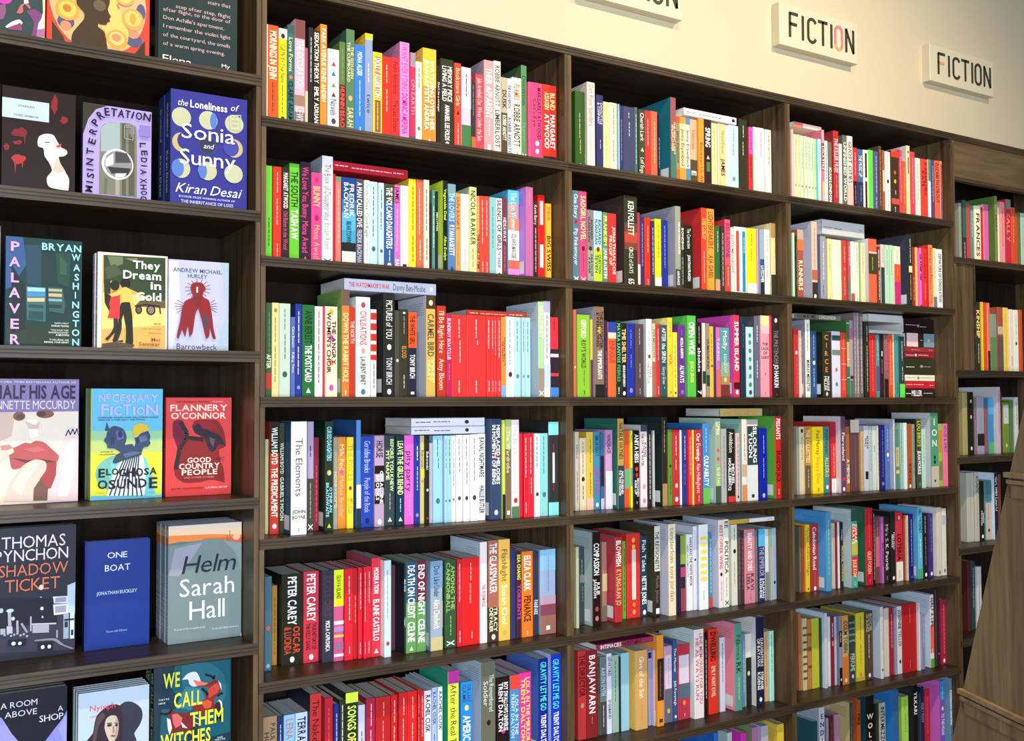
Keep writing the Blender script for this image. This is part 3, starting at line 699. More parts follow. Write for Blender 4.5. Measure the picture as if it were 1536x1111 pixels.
406 420 190 864
424 470 235 ccd;_557 8-60
550 612 115 598/f9a d50;243:Names 14-42;243:RK 45-58;_bdc 62-88
614 640 200 68a;_cde 10-80
642 692 205 ddc;=222 33-100;@dca 55
730 800 65 224/eee d50;ddd:DAUGHTERS/OF BATAVIA 24-56;fff:STEFANIE/KOENS 62-82;@fff 93
802 832 185 da7;_965 5-80
845 885 180 bed;_688 5-60
H -621 -139 324 373 935 d70;fee:INTIMACIES 6-42;511:KATIE KITAMURA 45-78
R 3 7 1005 915 5.668 95
375 415 1045 36b/26c d60
490 530 1045 bcc
605 650 1050 d3b
700 750 1000 b7a/896 d70
775 838 990 bbc
912 972 975 ec4/fd5 d60
R 4 1 1180 175 7.66
55 80 145 eba
80 118 200 ecb;_a98 8-50;@a98 78
118 155 205 fd9;_a98 8-50;@a98 78
155 195 215 cdb;_798 8-50;@798 78
195 238 222 cdb;_798 8-50;@798 78
238 275 235 cdb;_798 8-50;@798 78
275 310 245 cdb;_798 8-50;@798 78
310 342 255 bda;_798 8-50;@798 78
342 360 260 6bb
360 398 255 bde;_798 8-50
398 432 150 d78;=c9a 0-18;=655 18-55;eec:LOLA STILE 22-54;=db7 70-90;fff:OO 90-98
435 475 275 edd;_655 8-60
477 522 290 765;fff:JOAN LONDON 40-95
535 598 160 b33/933 d45;fcc:THE KILLER MUSE 10-56;_e99 60-90
600 640 310 edd
642 694 210 665;eed:UNFINISHED WORLD 10-92
696 760 220 fed;333:GHOST CITIES 8-66;=dba 68-100
762 812 355 e33;=323 55-100;_fcc 8-45;_99a 62-92
814 878 370 468;=335 55-100;dde:THE MUSIC UP 10-46;_99a 60-90
880 940 380 fed;=321 5-46~.4;=321 52-96~.4
R 4 1 1300 195 7.936
18 78 235 6e4;_4a3 10-60
80 140 250 558;_ccd 8-70;_ccd 76-94
142 180 190 543;_c96 5-90
182 216 240 a53;=edb 32-66~.6
218 283 255 fed;_b86 5-42;@223 48;_caa 55-92
285 384 240 432;=d43 0-10;@d55 34;@fb4 48;_eee 62-70;=c54 75-84;_eee 88-96
386 422 235 d45;_fbb 10-80
424 470 370 d53;_fa7 10-80
472 516 185 fd9/ddd d45;=864 16-40~.4;@a54 9
518 576 255 d45;_fbb 10-80
578 643 330 ddc;_8a8 10-70
645 728 340 d43;622:KAREN HILL/KATE 5-62
730 766 350 eee;=586 0-36
768 808 355 547;_ccd 10-70
810 870 362 e64;421:ELIZABETH STROUT 4-70
872 928 370 d88;=212 5-96~.35
H -865 -540 -68 -12 fdc d50;=e76 0-32
R 4 2 1180 320 7.936
68 98 230 bdb
100 123 270 332;_aaa 10-80
124 200 190 a54;=ba9 0-14;=e74 14-30;fec:RUNNERS 45-88
295 365 95 dba/ccd d50;_a75 8-60;=b64 62-75;=333 78-100;@fff 96
400 470 270 99a/778;_eee 8-70;_445 76-92
485 538 300 ed9;_976 8-50;_b86 92-98
540 653 310 fec
655 713 320 c43;_fba 10-36;@f63 47;_fba 58-90
715 760 330 b55;=587 62-100;_fcc 8-40
762 806 335 eed;=b54 85-100
808 863 345 eec;_887 6-50;_c86 92-98
865 880 350 9b8
882 938 350 eda;_997 5-50;_cb9 90-97
H 420 922 90 265 ccc d50;_555 5-24;_555 28-46;_888 86-94
R 4 2 1300 330 7.936
20 122 220 d64/eee d60;=fee 20-22;=442 23-54;_cb9 28-50
127 163 315 732;_fff 5-36;_fff 42-92
167 213 290 dcb;_998 8-30;=344 38-100
215 273 295 bdb;_798 8-50
275 320 300 bdb;_798 8-50
325 404 310 fec;=e53 30-60;=c37 60-100;_976 8-26;_f96 34-50
495 540 180 232/445 d50;_eee 5-40;=fd9 43-52;_fb5 55-90
542 576 320 933;_c99 50-90
580 608 325 fb5
612 658 330 e6c;424:GRAEME SIM 4-60;@313 97
660 718 335 d33;_411 8-50;_f99 58-85
735 788 295 f85/e33 d60;743:Energy and Rhinos 5-70;_743 78-92
790 833 335 eda;_998 5-50;=777 80-100
835 903 345 eee;323:DEPARTURE OF CONSOLATION 8-88;_a99 94-98
R 4 3 1180 455 7.408
80 133 280 c33;@fff 35;_d77 42-95
135 168 300 ecb;_b96 10-50
205 262 180 eed/99a d50;_733 5-40;222:MURRAY MIDDLETON 52-92
267 335 305 358;_acd 5-40;@fff 48;_cde 56-86
398 482 315 332/221 d45;hd84:C/I/R/C/E 2-64;eee:MADELINE/MILLER 68-90;@ccc 95
484 500 320 533
502 598 310 dde;=355 6-14;=787 28-36;@b74 58;@587 80
602 660 325 e43;_fa9 10-90;=eba 24-25;=eba 48-49;=eba 72-73
662 698 190 474;=eee 3-4;=da7 28-60;=eee 50-51;=eee 74-75
700 738 190 a9a;=c69 10-25;=333 72-76;=576 78-100
742 772 105 877;_eee 4-95
774 803 105 988;_eee 4-95
805 848 105 766;_eee 4-95
865 915 200 332;_ddc 6-28;_ddc 32-92
H 95 600 118 175 776 d50;222:ROS MORTIMER 4-46;ddc:LONG DIVISION 52-88;!grey green book lying flat at the left end, third shelf of fourth bookcase
R 4 3 1300 460 7.66
30 106 315 d33;_f88 8-90
108 150 320 599;=658 50-90;_cde 5-40
152 196 315 322;=eee 27-35~.3;_998 40-62
198 248 330 866;d59:THE CARTOGRAPHER 5-56;=322 70-100
250 298 320 e53;_fcb 8-80
300 320 320 ec9
322 370 320 499;_233 4-14;_233 76-94
372 436 340 344;=6e5 78-100;_eed 8-40;_eed 50-72
H 20 412 252 292 ccc;!lower of two pale grey books lying flat, third shelf of fourth bookcase
H 20 410 130 248 ccc;!upper of two pale grey books lying flat, third shelf of fourth bookcase
H 440 850 920 1020 322;_fff 3-20;fff:MILLER 22-56;_ddd 62-92;!black book at the very bottom of the flat stack, third shelf of fourth bookcase
H 440 850 830 915 c23;_fcc 4-24;_fcc 28-62;_fcc 82-94;!bright red book second from bottom of the flat stack, third shelf of fourth bookcase
H 440 850 755 825 eec;_998 4-36;@987 44;_998 50-95;!cream book lying between a black and a red one in the flat stack of fourth bookcase
H 440 820 555 750 332;_eed 3-34;@a94 55;_998 48-86;!thickest black book in the middle of the flat stack, third shelf of fourth bookcase
H 440 815 490 550 923;_ecc 3-30;@fee 36;_ecc 44-78;!lower of two thin dark red books in the flat stack of fourth bookcase
H 440 812 425 485 933;_d88 20-50;_d88 80-94;!upper of two thin dark red books in the flat stack of fourth bookcase
H 450 880 262 420 322;=ecc 2-42;_cc9 50-58;=79a 62-100;@eb5 80;!black book with white and colourful panels near the top of the flat stack, fourth bookcase
H 430 845 85 250 211;_bbb 4-40;@888 46;_bbb 52-76;!thick black book topping the flat stack, third shelf of fourth bookcase
R 4 4 1185 605 7.66 90
75 103 280 998
107 168 270 dca;@322 6;_766 14-50
172 238 265 b83;=654 58-100;fdb:THE COLLECTED 5-54;_ccc 64-92
240 384 270 fd2;321:Paul Murray 6-42;d83:Skippy Dies 45-85;@ca2 94
388 453 268 488;122:Paul Kenyon 5-40;cd8:ALLEGRO 46-76;@fff 91
470 528 215 d33;=a24 0-30;=eee 80-100;_fbb 34-76;_99a 84-96
580 640 150 646/edd d50;fff:Fierceland 3-76;d45:II 78-86;@fff 95
642 688 265 a63;eee:A MEMOIR 50-88
692 795 190 644 d75;=dcb 0-18;_866 24-94
800 848 320 ca7;_a84 10-90
850 908 260 ccd;222:MARIA/WILL 5-46;=221 70-82~.6
910 945 265 bcb;_688 10-70
947 988 265 cdd;_343 30-40
R 4 4 1305 605 7.66 90
66 102 255 edb;_554 6-80
106 170 250 227;_88b 8-80;@88b 90
174 230 250 57b;_bcd 6-38;@fff 46;_ace 52-56
268 288 180 dde/ccd d60;_999 10-60
292 333 300 587;=cb8 30-62;_322 34-58;=ec6 68-74
335 378 225 9ba;_688 10-60
380 428 225 dee
432 478 235 b52;622:REEVES 62-92;@fff 96
480 518 240 998;_443 6-80
532 590 180 453/233 d60;cc4:LOU BIRD'S 3-40;fff:JEAN MORRIS 46-80;_ccc 92-97
594 643 295 bdc;_798 10-60
692 783 110 597/ddd d55;heee:I/O/N 5-48;@232 60;@232 66;=cba 72-100;=443 90-93~.25
787 833 235 9b4;=c83 10-45;=784 60-90
835 900 235 e79;659:HOUSE & SPIRIT 3-46
R 4 5 1185 750 7.66 90
105 133 310 665;_998 40-70
137 168 300 b42;_633 20-90
170 228 285 dc3;552:Mayflies 5-26;552:Andrew O'Hagan 32-76;=552 94-97~.4
230 330 285 a33;fff:Caledonian Road 4-68;_a76 70-92;@fff 96
412 475 140 59b/5ae d55;_bcd 10-80
478 520 265 cba;_a98 8-60
522 545 260 823
547 573 255 edd
575 613 255 223;ccd:Vertigo 8-30;cc5:MICHAEL HONNOR 36-90
700 775 110 5a9/dee d50;=355 0-15;=d34 22-38;=cb5 40-58;=d34 60-84;ffd:SWEAR/STRAYS 6-56;fe9:JULIE KOH 64-86;_eff 92-97
865 950 95 c23/375 d55;_e66 6-50;fb9:GILES FODEN 56-85;_e88 92-97
952 975 125 211;_eee 4-95
R 4 5 1305 740 7.66 90
58 108 270 744;=c67 30-75;_c88 6-40
110 160 275 b6b;624:BEL CANTO 28-86
162 223 270 322;bbb:Mrs S. 12-40;fff:K. Patrick 42-82;_999 90-96
227 290 215 222;fff:Make Noise/NICOLE 5-78;@fff 94
293 375 220 c34;=eed 72-100;@eba 8;311:LOTERIA 32-70;_998 84-96
377 405 250 a32
407 443 255 dca;_a97 8-90
446 500 240 227;_ccd 8-80;_ccd 94-97
548 603 165 6bd/6be d50;=5a7 86-100;233:SALLY RODNEY 2-36;_eff 44-70
607 663 235 222;_ddd 4-30;_a98 36-80;@fff 95
666 725 235 437;_99b 6-60;@fff 94
765 823 165 dcb/eee d55;_ccb 8-40;@887 95
827 878 175 ddc;=bbc 10-24;@777 93
R 4 6 1185 885 6.73 95
85 113 235 a64
117 173 290 cb8;=653 12-15;=653 22-25;=653 32-35;=653 42-45;=653 52-55;=653 62-65;=653 72-75;=653 82-85
176 218 295 b74;=843 20-24;=843 40-46;=843 66-70
220 295 290 bb3;_b73 92-96
297 312 290 355
350 378 235 ccd/def d50;@777 96
380 410 270 ddd
413 447 265 823;_eee 10-32;_eee 36-44
449 472 270 bbc
474 525 265 88a;=211 22-45;_ccc 24-40;=211 75-100;@ecc 92
527 592 260 d94;=ba7 20-56;=c73 60-100;543:COLM TOIBIN 8-54;@fda 94
594 658 270 344;=788 8-11;=788 17-20;=788 26-29;=788 35-38;=344 40-44;bcb:PERFUME 56-82;@ccc 90
666 752 235 dc3;_664 5-40;_664 46-78;@c94 90;=ca4 94-100
756 838 220 543;cb9:BOOK/OF SILENCE 4-30;_eee 34-70;@fee 94
R 4 6 1305 870 7.41 95
115 150 300 ddd/def d45;@222 88;_aaa 10-60
155 213 315 dcb
217 262 310 a23;_fbb 10-60
267 298 305 99b;_46a 5-90
302 355 295 ddd;222:JOSEPHINE 5-34;777:TELLER 36-60;@443 82
358 520 275 b22;_e77 6-30;_e77 82-94
522 540 260 eee;_222 2-14
575 612 375 88a/cce d70;_cce 5-60
665 710 165 edd/def d50;=e65 42-80;=5a3 88-100;222:HALF A LIFE 5-44;_fff 74-86
718 743 110 433 d70;_766 5-90
745 770 105 322 d75;@ca8 84
785 853 220 a24;_e99 8-85;@eee 94
R 4 7 1185 1010 11 95
395 460 800 245/367 d70
482 575 570 ccd/bcd d60;h223:E/N/D/I/N/G 6-66
600 645 740 a9a
650 722 710 622;_866 10-70
727 830 690 b8a
985 1040 490 344/ed9 d55;_778 5-80
1105 1170 440 a52/c63 d55;411:FIRE 10-40
1250 1390 390 111/256 d60;hfec:W/O/L/F 20-66
R 4 7 1305 1000 10 95
90 135 560 332
138 235 550 bbb;223:INTERMEZZO 6-60
345 435 360 36a/39e d60;468:BLUES SISTER 4-50
475 580 455 ad5;_483 4-20;_483 24-50
645 718 290 111/333 d60;fff:YILKARI 8-36
722 748 400 345
752 815 310 224;88a:VICKY FOOT 20-46
820 905 350 b24;_d66 10-60
1045 1125 215 75b/e7d d60;=48c 0-25;@fd5 36;_ecd 8-24;fdd:TO THE MOON 42-70
1190 1255 180 68a/7ac d60;fff:CONTINUOUS CREATION 15-60;_233 62-80
R 5 1 1426 190 5.29
66 88 605 998;_776 10-80
90 124 580 333;=365 0-60;_eee 68-96
126 152 610 c44
154 184 625 687;_eee 10-55
186 240 625 fec;433:FRANCES 10-90
242 260 640 c33
262 302 615 d6a/fcc d50
348 372 550 784/573 d40;352:HEART 20-60
374 387 640 fec
390 431 595 e99;_933 10-70
434 478 575 c34;=887 0-14;f87:SALLY 16-66
480 514 640 d53;_fb9 10-60
516 535 690 c52
537 555 680 574
557 590 685 bcb;_8a8 10-60
R 5 2 1426 380 5.848
217 262 425 332;fd8:KINSHIP 12-52;_eee 60-88
264 285 425 fd4
287 318 430 d52
320 345 435 e86;=423 70-100;_a53 8-60
348 404 530 898;=685 40-100
407 460 470 a54;=cb9 30-42;=655 45-100
462 506 475 ec5;_b93 10-90
510 548 490 edc;_443 75-90
550 594 495 eed;_998 8-40;@443 54
597 630 495 c53
R 5 3 1426 550 7.41 80
130 188 285 a96
192 256 280 221;@bba 15;@bba 40;@ddd 90
260 288 340 867;_aab 40-90
292 373 340 99a;=222 64-85;_c68 30-60
377 410 430 955
412 480 345 48b;=5ad 0-30;=6a6 80-100
515 555 225 cab/ccc d45;_644 6-70
557 574 280 433
577 653 400 783;=ccc 5-42~.8;_777 14-30;@dd9 85
657 700 370 574
702 755 340 ccc;_333 10-50
R 5 4 1426 680 6.945 80
165 240 205 bba;_998 10-80
243 298 200 bba;443:ATLANTIC 5-30;_998 34-80
305 350 290 221;eee:AMOR/TOWLES 48-76;@fff 93
358 428 285 699;=478 0-35;=cba 38-100;_665 40-66;@433 84
455 493 205 224/def d60;fff:Girl, 1983 Linn U 3-60
496 526 220 743
R 5 5 1426 810 3.69 80
92 112 115 522
114 137 118 244;_ccc 10-70
140 172 150 ccc;_333 30-80
"""
# ---------------------------------------------------------------- the room
BW = 0.8119; PIT = 0.305; TH = 0.022; PT = 0.0105; YB = 0.275; WALLY = 0.288
m, N, L, b = new_mat('cream_wall_paint', 0.75, 0.25)
tc = N.new('ShaderNodeTexCoord'); no = N.new('ShaderNodeTexNoise'); no.inputs['Scale'].default_value = 2.5; no.inputs['Detail'].default_value = 5
cr = N.new('ShaderNodeValToRGB'); cr.color_ramp.elements[0].color = (0.60, 0.50, 0.345, 1); cr.color_ramp.elements[1].color = (0.65, 0.55, 0.38, 1)
bp = N.new('ShaderNodeBump'); bp.inputs['Strength'].default_value = 0.05; n2 = N.new('ShaderNodeTexNoise'); n2.inputs['Scale'].default_value = 60
L.new(tc.outputs['Object'], no.inputs['Vector']); L.new(no.outputs['Fac'], cr.inputs['Fac']); L.new(cr.outputs['Color'], b.inputs['Base Color'])
L.new(tc.outputs['Object'], n2.inputs['Vector']); L.new(n2.outputs['Fac'], bp.inputs['Height']); L.new(bp.outputs['Normal'], b.inputs['Normal'])
WALLM = m
bg = Bag(); bg.box(-1.9, 5.2, WALLY, WALLY+0.1, 0, 3.6, WALLM); o = bg.build('wall_back'); tag(o, kind='structure')
m, N, L, b = new_mat('floorboards', 0.45, 0.4)
tc = N.new('ShaderNodeTexCoord'); br = N.new('ShaderNodeTexBrick'); br.inputs['Scale'].default_value = 1.0; br.inputs['Color1'].default_value = (0.20, 0.13, 0.075, 1); br.inputs['Color2'].default_value = (0.26, 0.17, 0.10, 1); br.inputs['Mortar'].default_value = (0.05, 0.03, 0.02, 1)
br.inputs['Brick Width'].default_value = 1.4; br.inputs['Row Height'].default_value = 0.14; br.inputs['Mortar Size'].default_value = 0.003
L.new(tc.outputs['Object'], br.inputs['Vector']); L.new(br.outputs['Color'], b.inputs['Base Color'])
bg = Bag(); bg.box(-1.9, 5.2, -6.0, WALLY, -0.05, 0, m); o = bg.build('floor'); tag(o, kind='structure')

# ---------------------------------------------------------------- bookcases
def shelf_bag(x0, x1, ztop, full0, full1, th=TH):
    bg = Bag(); zb = ztop-th
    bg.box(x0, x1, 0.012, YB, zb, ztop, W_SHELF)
    g = 0.0016                                   # nosing with two shallow grooves, like ply layers
    prof = [(0.012, zb), (0.0, zb), (0.0, zb+th*0.30), (g, zb+th*0.33), (g, zb+th*0.38), (0.0, zb+th*0.41), (0.0, zb+th*0.60), (g, zb+th*0.63), (g, zb+th*0.68), (0.0, zb+th*0.71), (0.0, ztop), (0.012, ztop)]
    bg.prism(prof[::-1], full0, full1, W_EDGE, axis=0)
    return bg
def bookcase(x0, x1, shelves, label, th=TH, ZO=ZO):
    r = root('bookcase', ((x0+x1)/2, 0, 0), label, 'bookcase', None)
    cx = (x0+x1)/2
    def add(bg, name): return bg.build(name, r, xf=lambda p: (p[0]-cx, p[1], p[2]))
    for xa in (x0, x1-PT):
        bg = Bag(); bg.box(xa, xa+PT, 0.0125, YB, 0, ZO-TH, W_PANEL)
        tops = sorted(shelves+[0.0]); 
        zz = 0.0
        for zt in sorted(z for z in shelves if z > 0.05)+[ZO]:
            zb = zt-(TH if zt == ZO else th)
            if zb > zz: bg.box(xa, xa+PT, 0.002, 0.0125, zz, zb, W_PANEL)
            zz = zt
        add(bg, 'side_panel')
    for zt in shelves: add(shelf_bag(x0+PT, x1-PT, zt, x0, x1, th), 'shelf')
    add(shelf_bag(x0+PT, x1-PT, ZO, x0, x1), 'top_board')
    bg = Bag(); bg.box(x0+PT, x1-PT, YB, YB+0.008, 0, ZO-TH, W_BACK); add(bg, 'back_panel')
    return r, add
SHELF = {}
for bay, lab in ((2, 'dark stained plywood bookcase packed with spines, right beside the face-out display'), (3, 'dark stained plywood bookcase in the middle, below the first full wall sign'), (4, 'dark stained plywood bookcase with a horizontal stack of books on its third shelf')):
    i = bay-2
    zs = [ZO-PIT*k for k in range(1, 9)]
    bookcase(i*BW-0.011, (i+1)*BW-0.0115, [z for z in zs if z > 0.03], lab)
    for k, z in enumerate(zs): SHELF[(bay, k+1)] = z
# first bookcase: books face-out, its shelves sit at other heights
zs1 = [on_y(388, y, 0)[1] for y in (112.5, 316, 527, 746, 964)]
zs1 = zs1+[zs1[-1]-PIT, zs1[-1]-2*PIT]
bookcase(-0.013-0.80, -0.0125, zs1, 'dark stained plywood bookcase that shows its books face-out', 0.023, ZO+0.17)
for k, z in enumerate(zs1): SHELF[(1, k)] = z
# fifth bookcase: deep fascia, taller second opening
x5 = 3*BW-0.0105
zs5 = [on_y(1441, y, 0)[1] for y in (385.5, 554.5, 686, 823, 962)]
zs5 += [zs5[-1]-PIT]
r5, add5 = bookcase(x5, x5+0.82, zs5, 'dark plywood bookcase at the far end with a deep board above its books')
for k, z in enumerate(zs5): SHELF[(5, k+1)] = z
zf = on_y(1441, 266, 0)[1]
bg = Bag(); bg.box(x5+PT, x5+0.82-PT, 0.003, 0.020, zf, ZO-TH, W_FASCIA); bg.box(x5+PT, x5+0.82-PT, 0.0, 0.022, zf-0.012, zf, W_EDGE); add5(bg, 'fascia_board')
xf0 = on_y(1461, 470, 0.012)[0]
bg = Bag(); bg.box(x5+PT, xf0, 0.008, 0.020, zs5[1], zs5[0]-TH, W_PANEL); bg.box(xf0-0.008, xf0, 0.004, 0.008, zs5[1], zs5[0]-TH, W_EDGE); add5(bg, 'filler_panel')

# ---------------------------------------------------------------- books, spine out
def lim(bay):
    if bay == 5: return x5+PT+0.001, x5+0.82-PT-0.001
    i = bay-2; return i*BW-0.011+PT+0.0008, (i+1)*BW-0.0115-PT-0.0008
BOOKS = []
def read_rows():
    rows = {}; cur = None
    for ln in DATA.strip().split('\n'):
        ln = ln.strip()
        if not ln: continue
        if ln[0] == 'R':
            q = ln.split(); cur = (int(q[1]), int(q[2])); x0, y0, s = float(q[3]), float(q[4]), float(q[5]); dd = float(q[6]) if len(q) > 6 else 75.0
            rows.setdefault(cur, []); continue
        toks = ln.split(';'); hd = toks[0].split(); H = hd[0] == 'H'
        if H: hd = hd[1:]
        e = dict(H=H, xl=x0+float(hd[0])/s, xr=x0+float(hd[1])/s, yt=y0+float(hd[2])/s, toks=[t for t in toks[1:] if t])
        k = 3
        if H: e['yb'] = y0+float(hd[3])/s; k = 4
        cc = hd[k].split('/'); e['col'] = cc[0]; e['back'] = cc[1] if len(cc) > 1 else cc[0]
        e['d'] = dd/1000; e['own'] = False
        for q in hd[k+1:]:
            if q[0] == 'd': e['d'] = float(q[1:])/1000; e['own'] = True
        rows[cur].append(e)
    return rows
ROWS = read_rows()
for key, ents in ROWS.items():
    bay, row = key; zs = SHELF[key]; lo, hi = lim(bay)
    zmax = (SHELF[(bay, row-1)]-TH if row > 1 else (zf-0.012 if bay == 5 else ZO-TH)) - zs - 0.006
    up = [e for e in ents if not e['H']]; up.sort(key=lambda e: e['xl'])
    last = up[-1]; dm = 0.12; base_d = 0.075 if row <= 3 else 0.092 if bay < 5 else 0.08
    while dm > 0.03 and on_y(last['xr'], last['yt']+40, dm)[0] > hi-0.0015: dm -= 0.002
    for k_, e in enumerate(up):
        loc_d = dm if row <= 3 or e['d'] <= dm and not e['own'] else base_d+(min(dm, base_d)-base_d)*min(1.0, 1.25*k_/max(1, len(up)-1))
        if not e['own']: e['d'] = min(e['d'], loc_d)
        elif e['d'] <= 0.06: e['d'] = max(0.012, min(e['d'], loc_d-0.003 if row <= 3 else loc_d))
        elif row <= 3: e['d'] = max(0.014, loc_d+(e['d']-0.075)*0.3)
        elif e['d'] <= 0.1: e['d'] = min(e['d'], loc_d)
    prev = lo; rr = random.Random(bay*10+row)
    for i, e in enumerate(up):
        if not e['own']: e['d'] = max(0.03, e['d']+rr.uniform(-0.004, 0.004))
        e['tall'] = e['own'] and e['d'] <= 0.06
        if e['own'] and i and e['d'] < up[i-1]['d']:          # pulled forward only as far as a side face really shows
            while e['d'] < up[i-1]['d'] and on_y(e['xl'], e['yt'], e['d'])[0] < prev-0.0015: e['d'] += 0.003
        d = e['d']
        xa, zt = on_y(e['xl'], e['yt'], d); xb, _ = on_y(e['xr'], e['yt']+40, d)
        xa = max(xa, prev+0.0004); xb = max(xb, xa+0.0045)
        if xb > hi: xb = hi; xa = min(xa, xb-0.0045)
        e['x0'], e['x1'] = xa, xb; prev = xb
        e['h'] = min(max(zt-zs, 0.10), zmax)
        e['D'] = min(0.66*e['h'] if e['h'] < 0.22 else 0.155, 0.268-d)
        e['z'] = zs+0.0006; e['key'] = key; e['i'] = i; e['n'] = len(up)
        e['area'] = (e['xr']-e['xl'])*(e['h']/0.2)
        BOOKS.append(e)
    # squeeze: if the row ran over, push back from the right
    for i in range(len(up)-2, -1, -1):
        if up[i]['x1'] > up[i+1]['x0']-0.0002:
            up[i]['x1'] = up[i+1]['x0']-0.0004
            if up[i]['x1']-up[i]['x0'] < 0.004: up[i]['x0'] = up[i]['x1']-0.004
    if up and up[0]['x0'] < lo:
        up[0]['x0'] = lo
    placed = [(e['x0'], e['x1'], e['z']+e['h']) for e in up]
    for j, e in enumerate([q for q in ents if q['H']]):
        d = e['d']; xa, zt = on_y(e['xl'], e['yt'], d); _, zb = on_y(e['xl'], e['yb'], d); xb, _ = on_y(e['xr'], e['yt'], d)
        xa = max(xa, lo+0.002); xb = min(xb, hi-0.002)
        th = zt-zb; base = zs
        for (a, c, t) in placed:
            if min(c, xb)-max(a, xa) > 0.0 and t < zb+0.03: base = max(base, t)
        base += 0.0008
        # keep clear of taller neighbours
        for (a, c, t) in placed:
            if t > base-0.0005 and c > xa and a < xb:
                if c-xa < xb-a: xa = max(xa, c+0.0006)
                else: xb = min(xb, a-0.0006)
        top = SHELF[(bay, row-1)]-TH if row > 1 else ZO-TH
        th = min(th, top-base-0.004)
        e['x0'], e['x1'], e['z'], e['h'] = xa, xb, base, th; e['D'] = min(0.15, 0.268-d); e['key'] = key; e['i'] = j; e['n'] = 0
        e['area'] = (e['xr']-e['xl'])*th/0.2
        placed.append((xa, xb, base+th)); BOOKS.append(e)

def book_label(e):
    bay, row = e['key']; c = cname(e['col']); txt = [t for t in e['toks'] if t[0] not in '=@^_!']
    lc = cname((txt[0][1:] if txt[0][0] == 'h' and txt[0][4] == ':' else txt[0])[:3]) if txt else None
    two = [cname(t[1:4]) for t in e['toks'] if t[0] == '=' and '~' not in t]; two = [q for q in two if q != c]
    where = f"{ROWN[row]} shelf of {CASEN[bay]}"
    lab = [t for t in e['toks'] if t[0] == '!']
    if lab: return lab[0][1:]
    if e['H']: return f"{c} book lying flat across the tops of the others, {where}"
    # adjectives that set it apart in its row
    i, n = e['i'], e['n']
    pos = f"{ordw(i+1)} from left" if i < n*0.6 else f"{ordw(n-i)} from right"
    if i == 0: pos = 'first from left'
    look = c
    tail = f" with {lc} lettering" if lc and lc != c else (f" with {two[0]} band" if two else '')
    s = f"{look} book{tail}, {pos}, {where}"
    if len(s.replace('-', ' ').split()) > 16: s = f"{look} book, {pos}, {where}"
    return s
BOOKS.sort(key=lambda e: -e['area'])
KEEP = 285
mass = Bag()
for idx, e in enumerate(BOOKS):
    prot = not e['H'] and e['tall'] and e['key'][0] != 5
    w = e['x1']-e['x0']
    if e['H']:
        ln = w
        cov, pg = book_bags(e['h'], ln, e['D'], e['col'], e['back'], e['toks'], False)
        xf = lambda p, ln=ln: (ln-p[2], p[1], p[0])          # turned a quarter: head of the spine to the left
    else:
        cov, pg = book_bags(w, e['h'], e['D'], e['col'], e['back'], e['toks'], prot); xf = None
    loc = (e['x0'], e['d'], e['z'])
    if idx < KEEP:
        bay, row = e['key']
        r = root('book', loc, book_label(e), 'book', f"books on the {ROWN[row]} shelf of the {CASEN[bay]}")
        cov.build('cover', r, xf=xf); pg.build('page_block', r, xf=xf)
    else:
        mass.absorb(cov, loc, xf); mass.absorb(pg, loc, xf)
o = mass.build('books'); tag(o, 'the many slimmer or farther books filling the gaps along the bookcase shelves', 'books', 'smaller books on all the shelves', 'stuff')
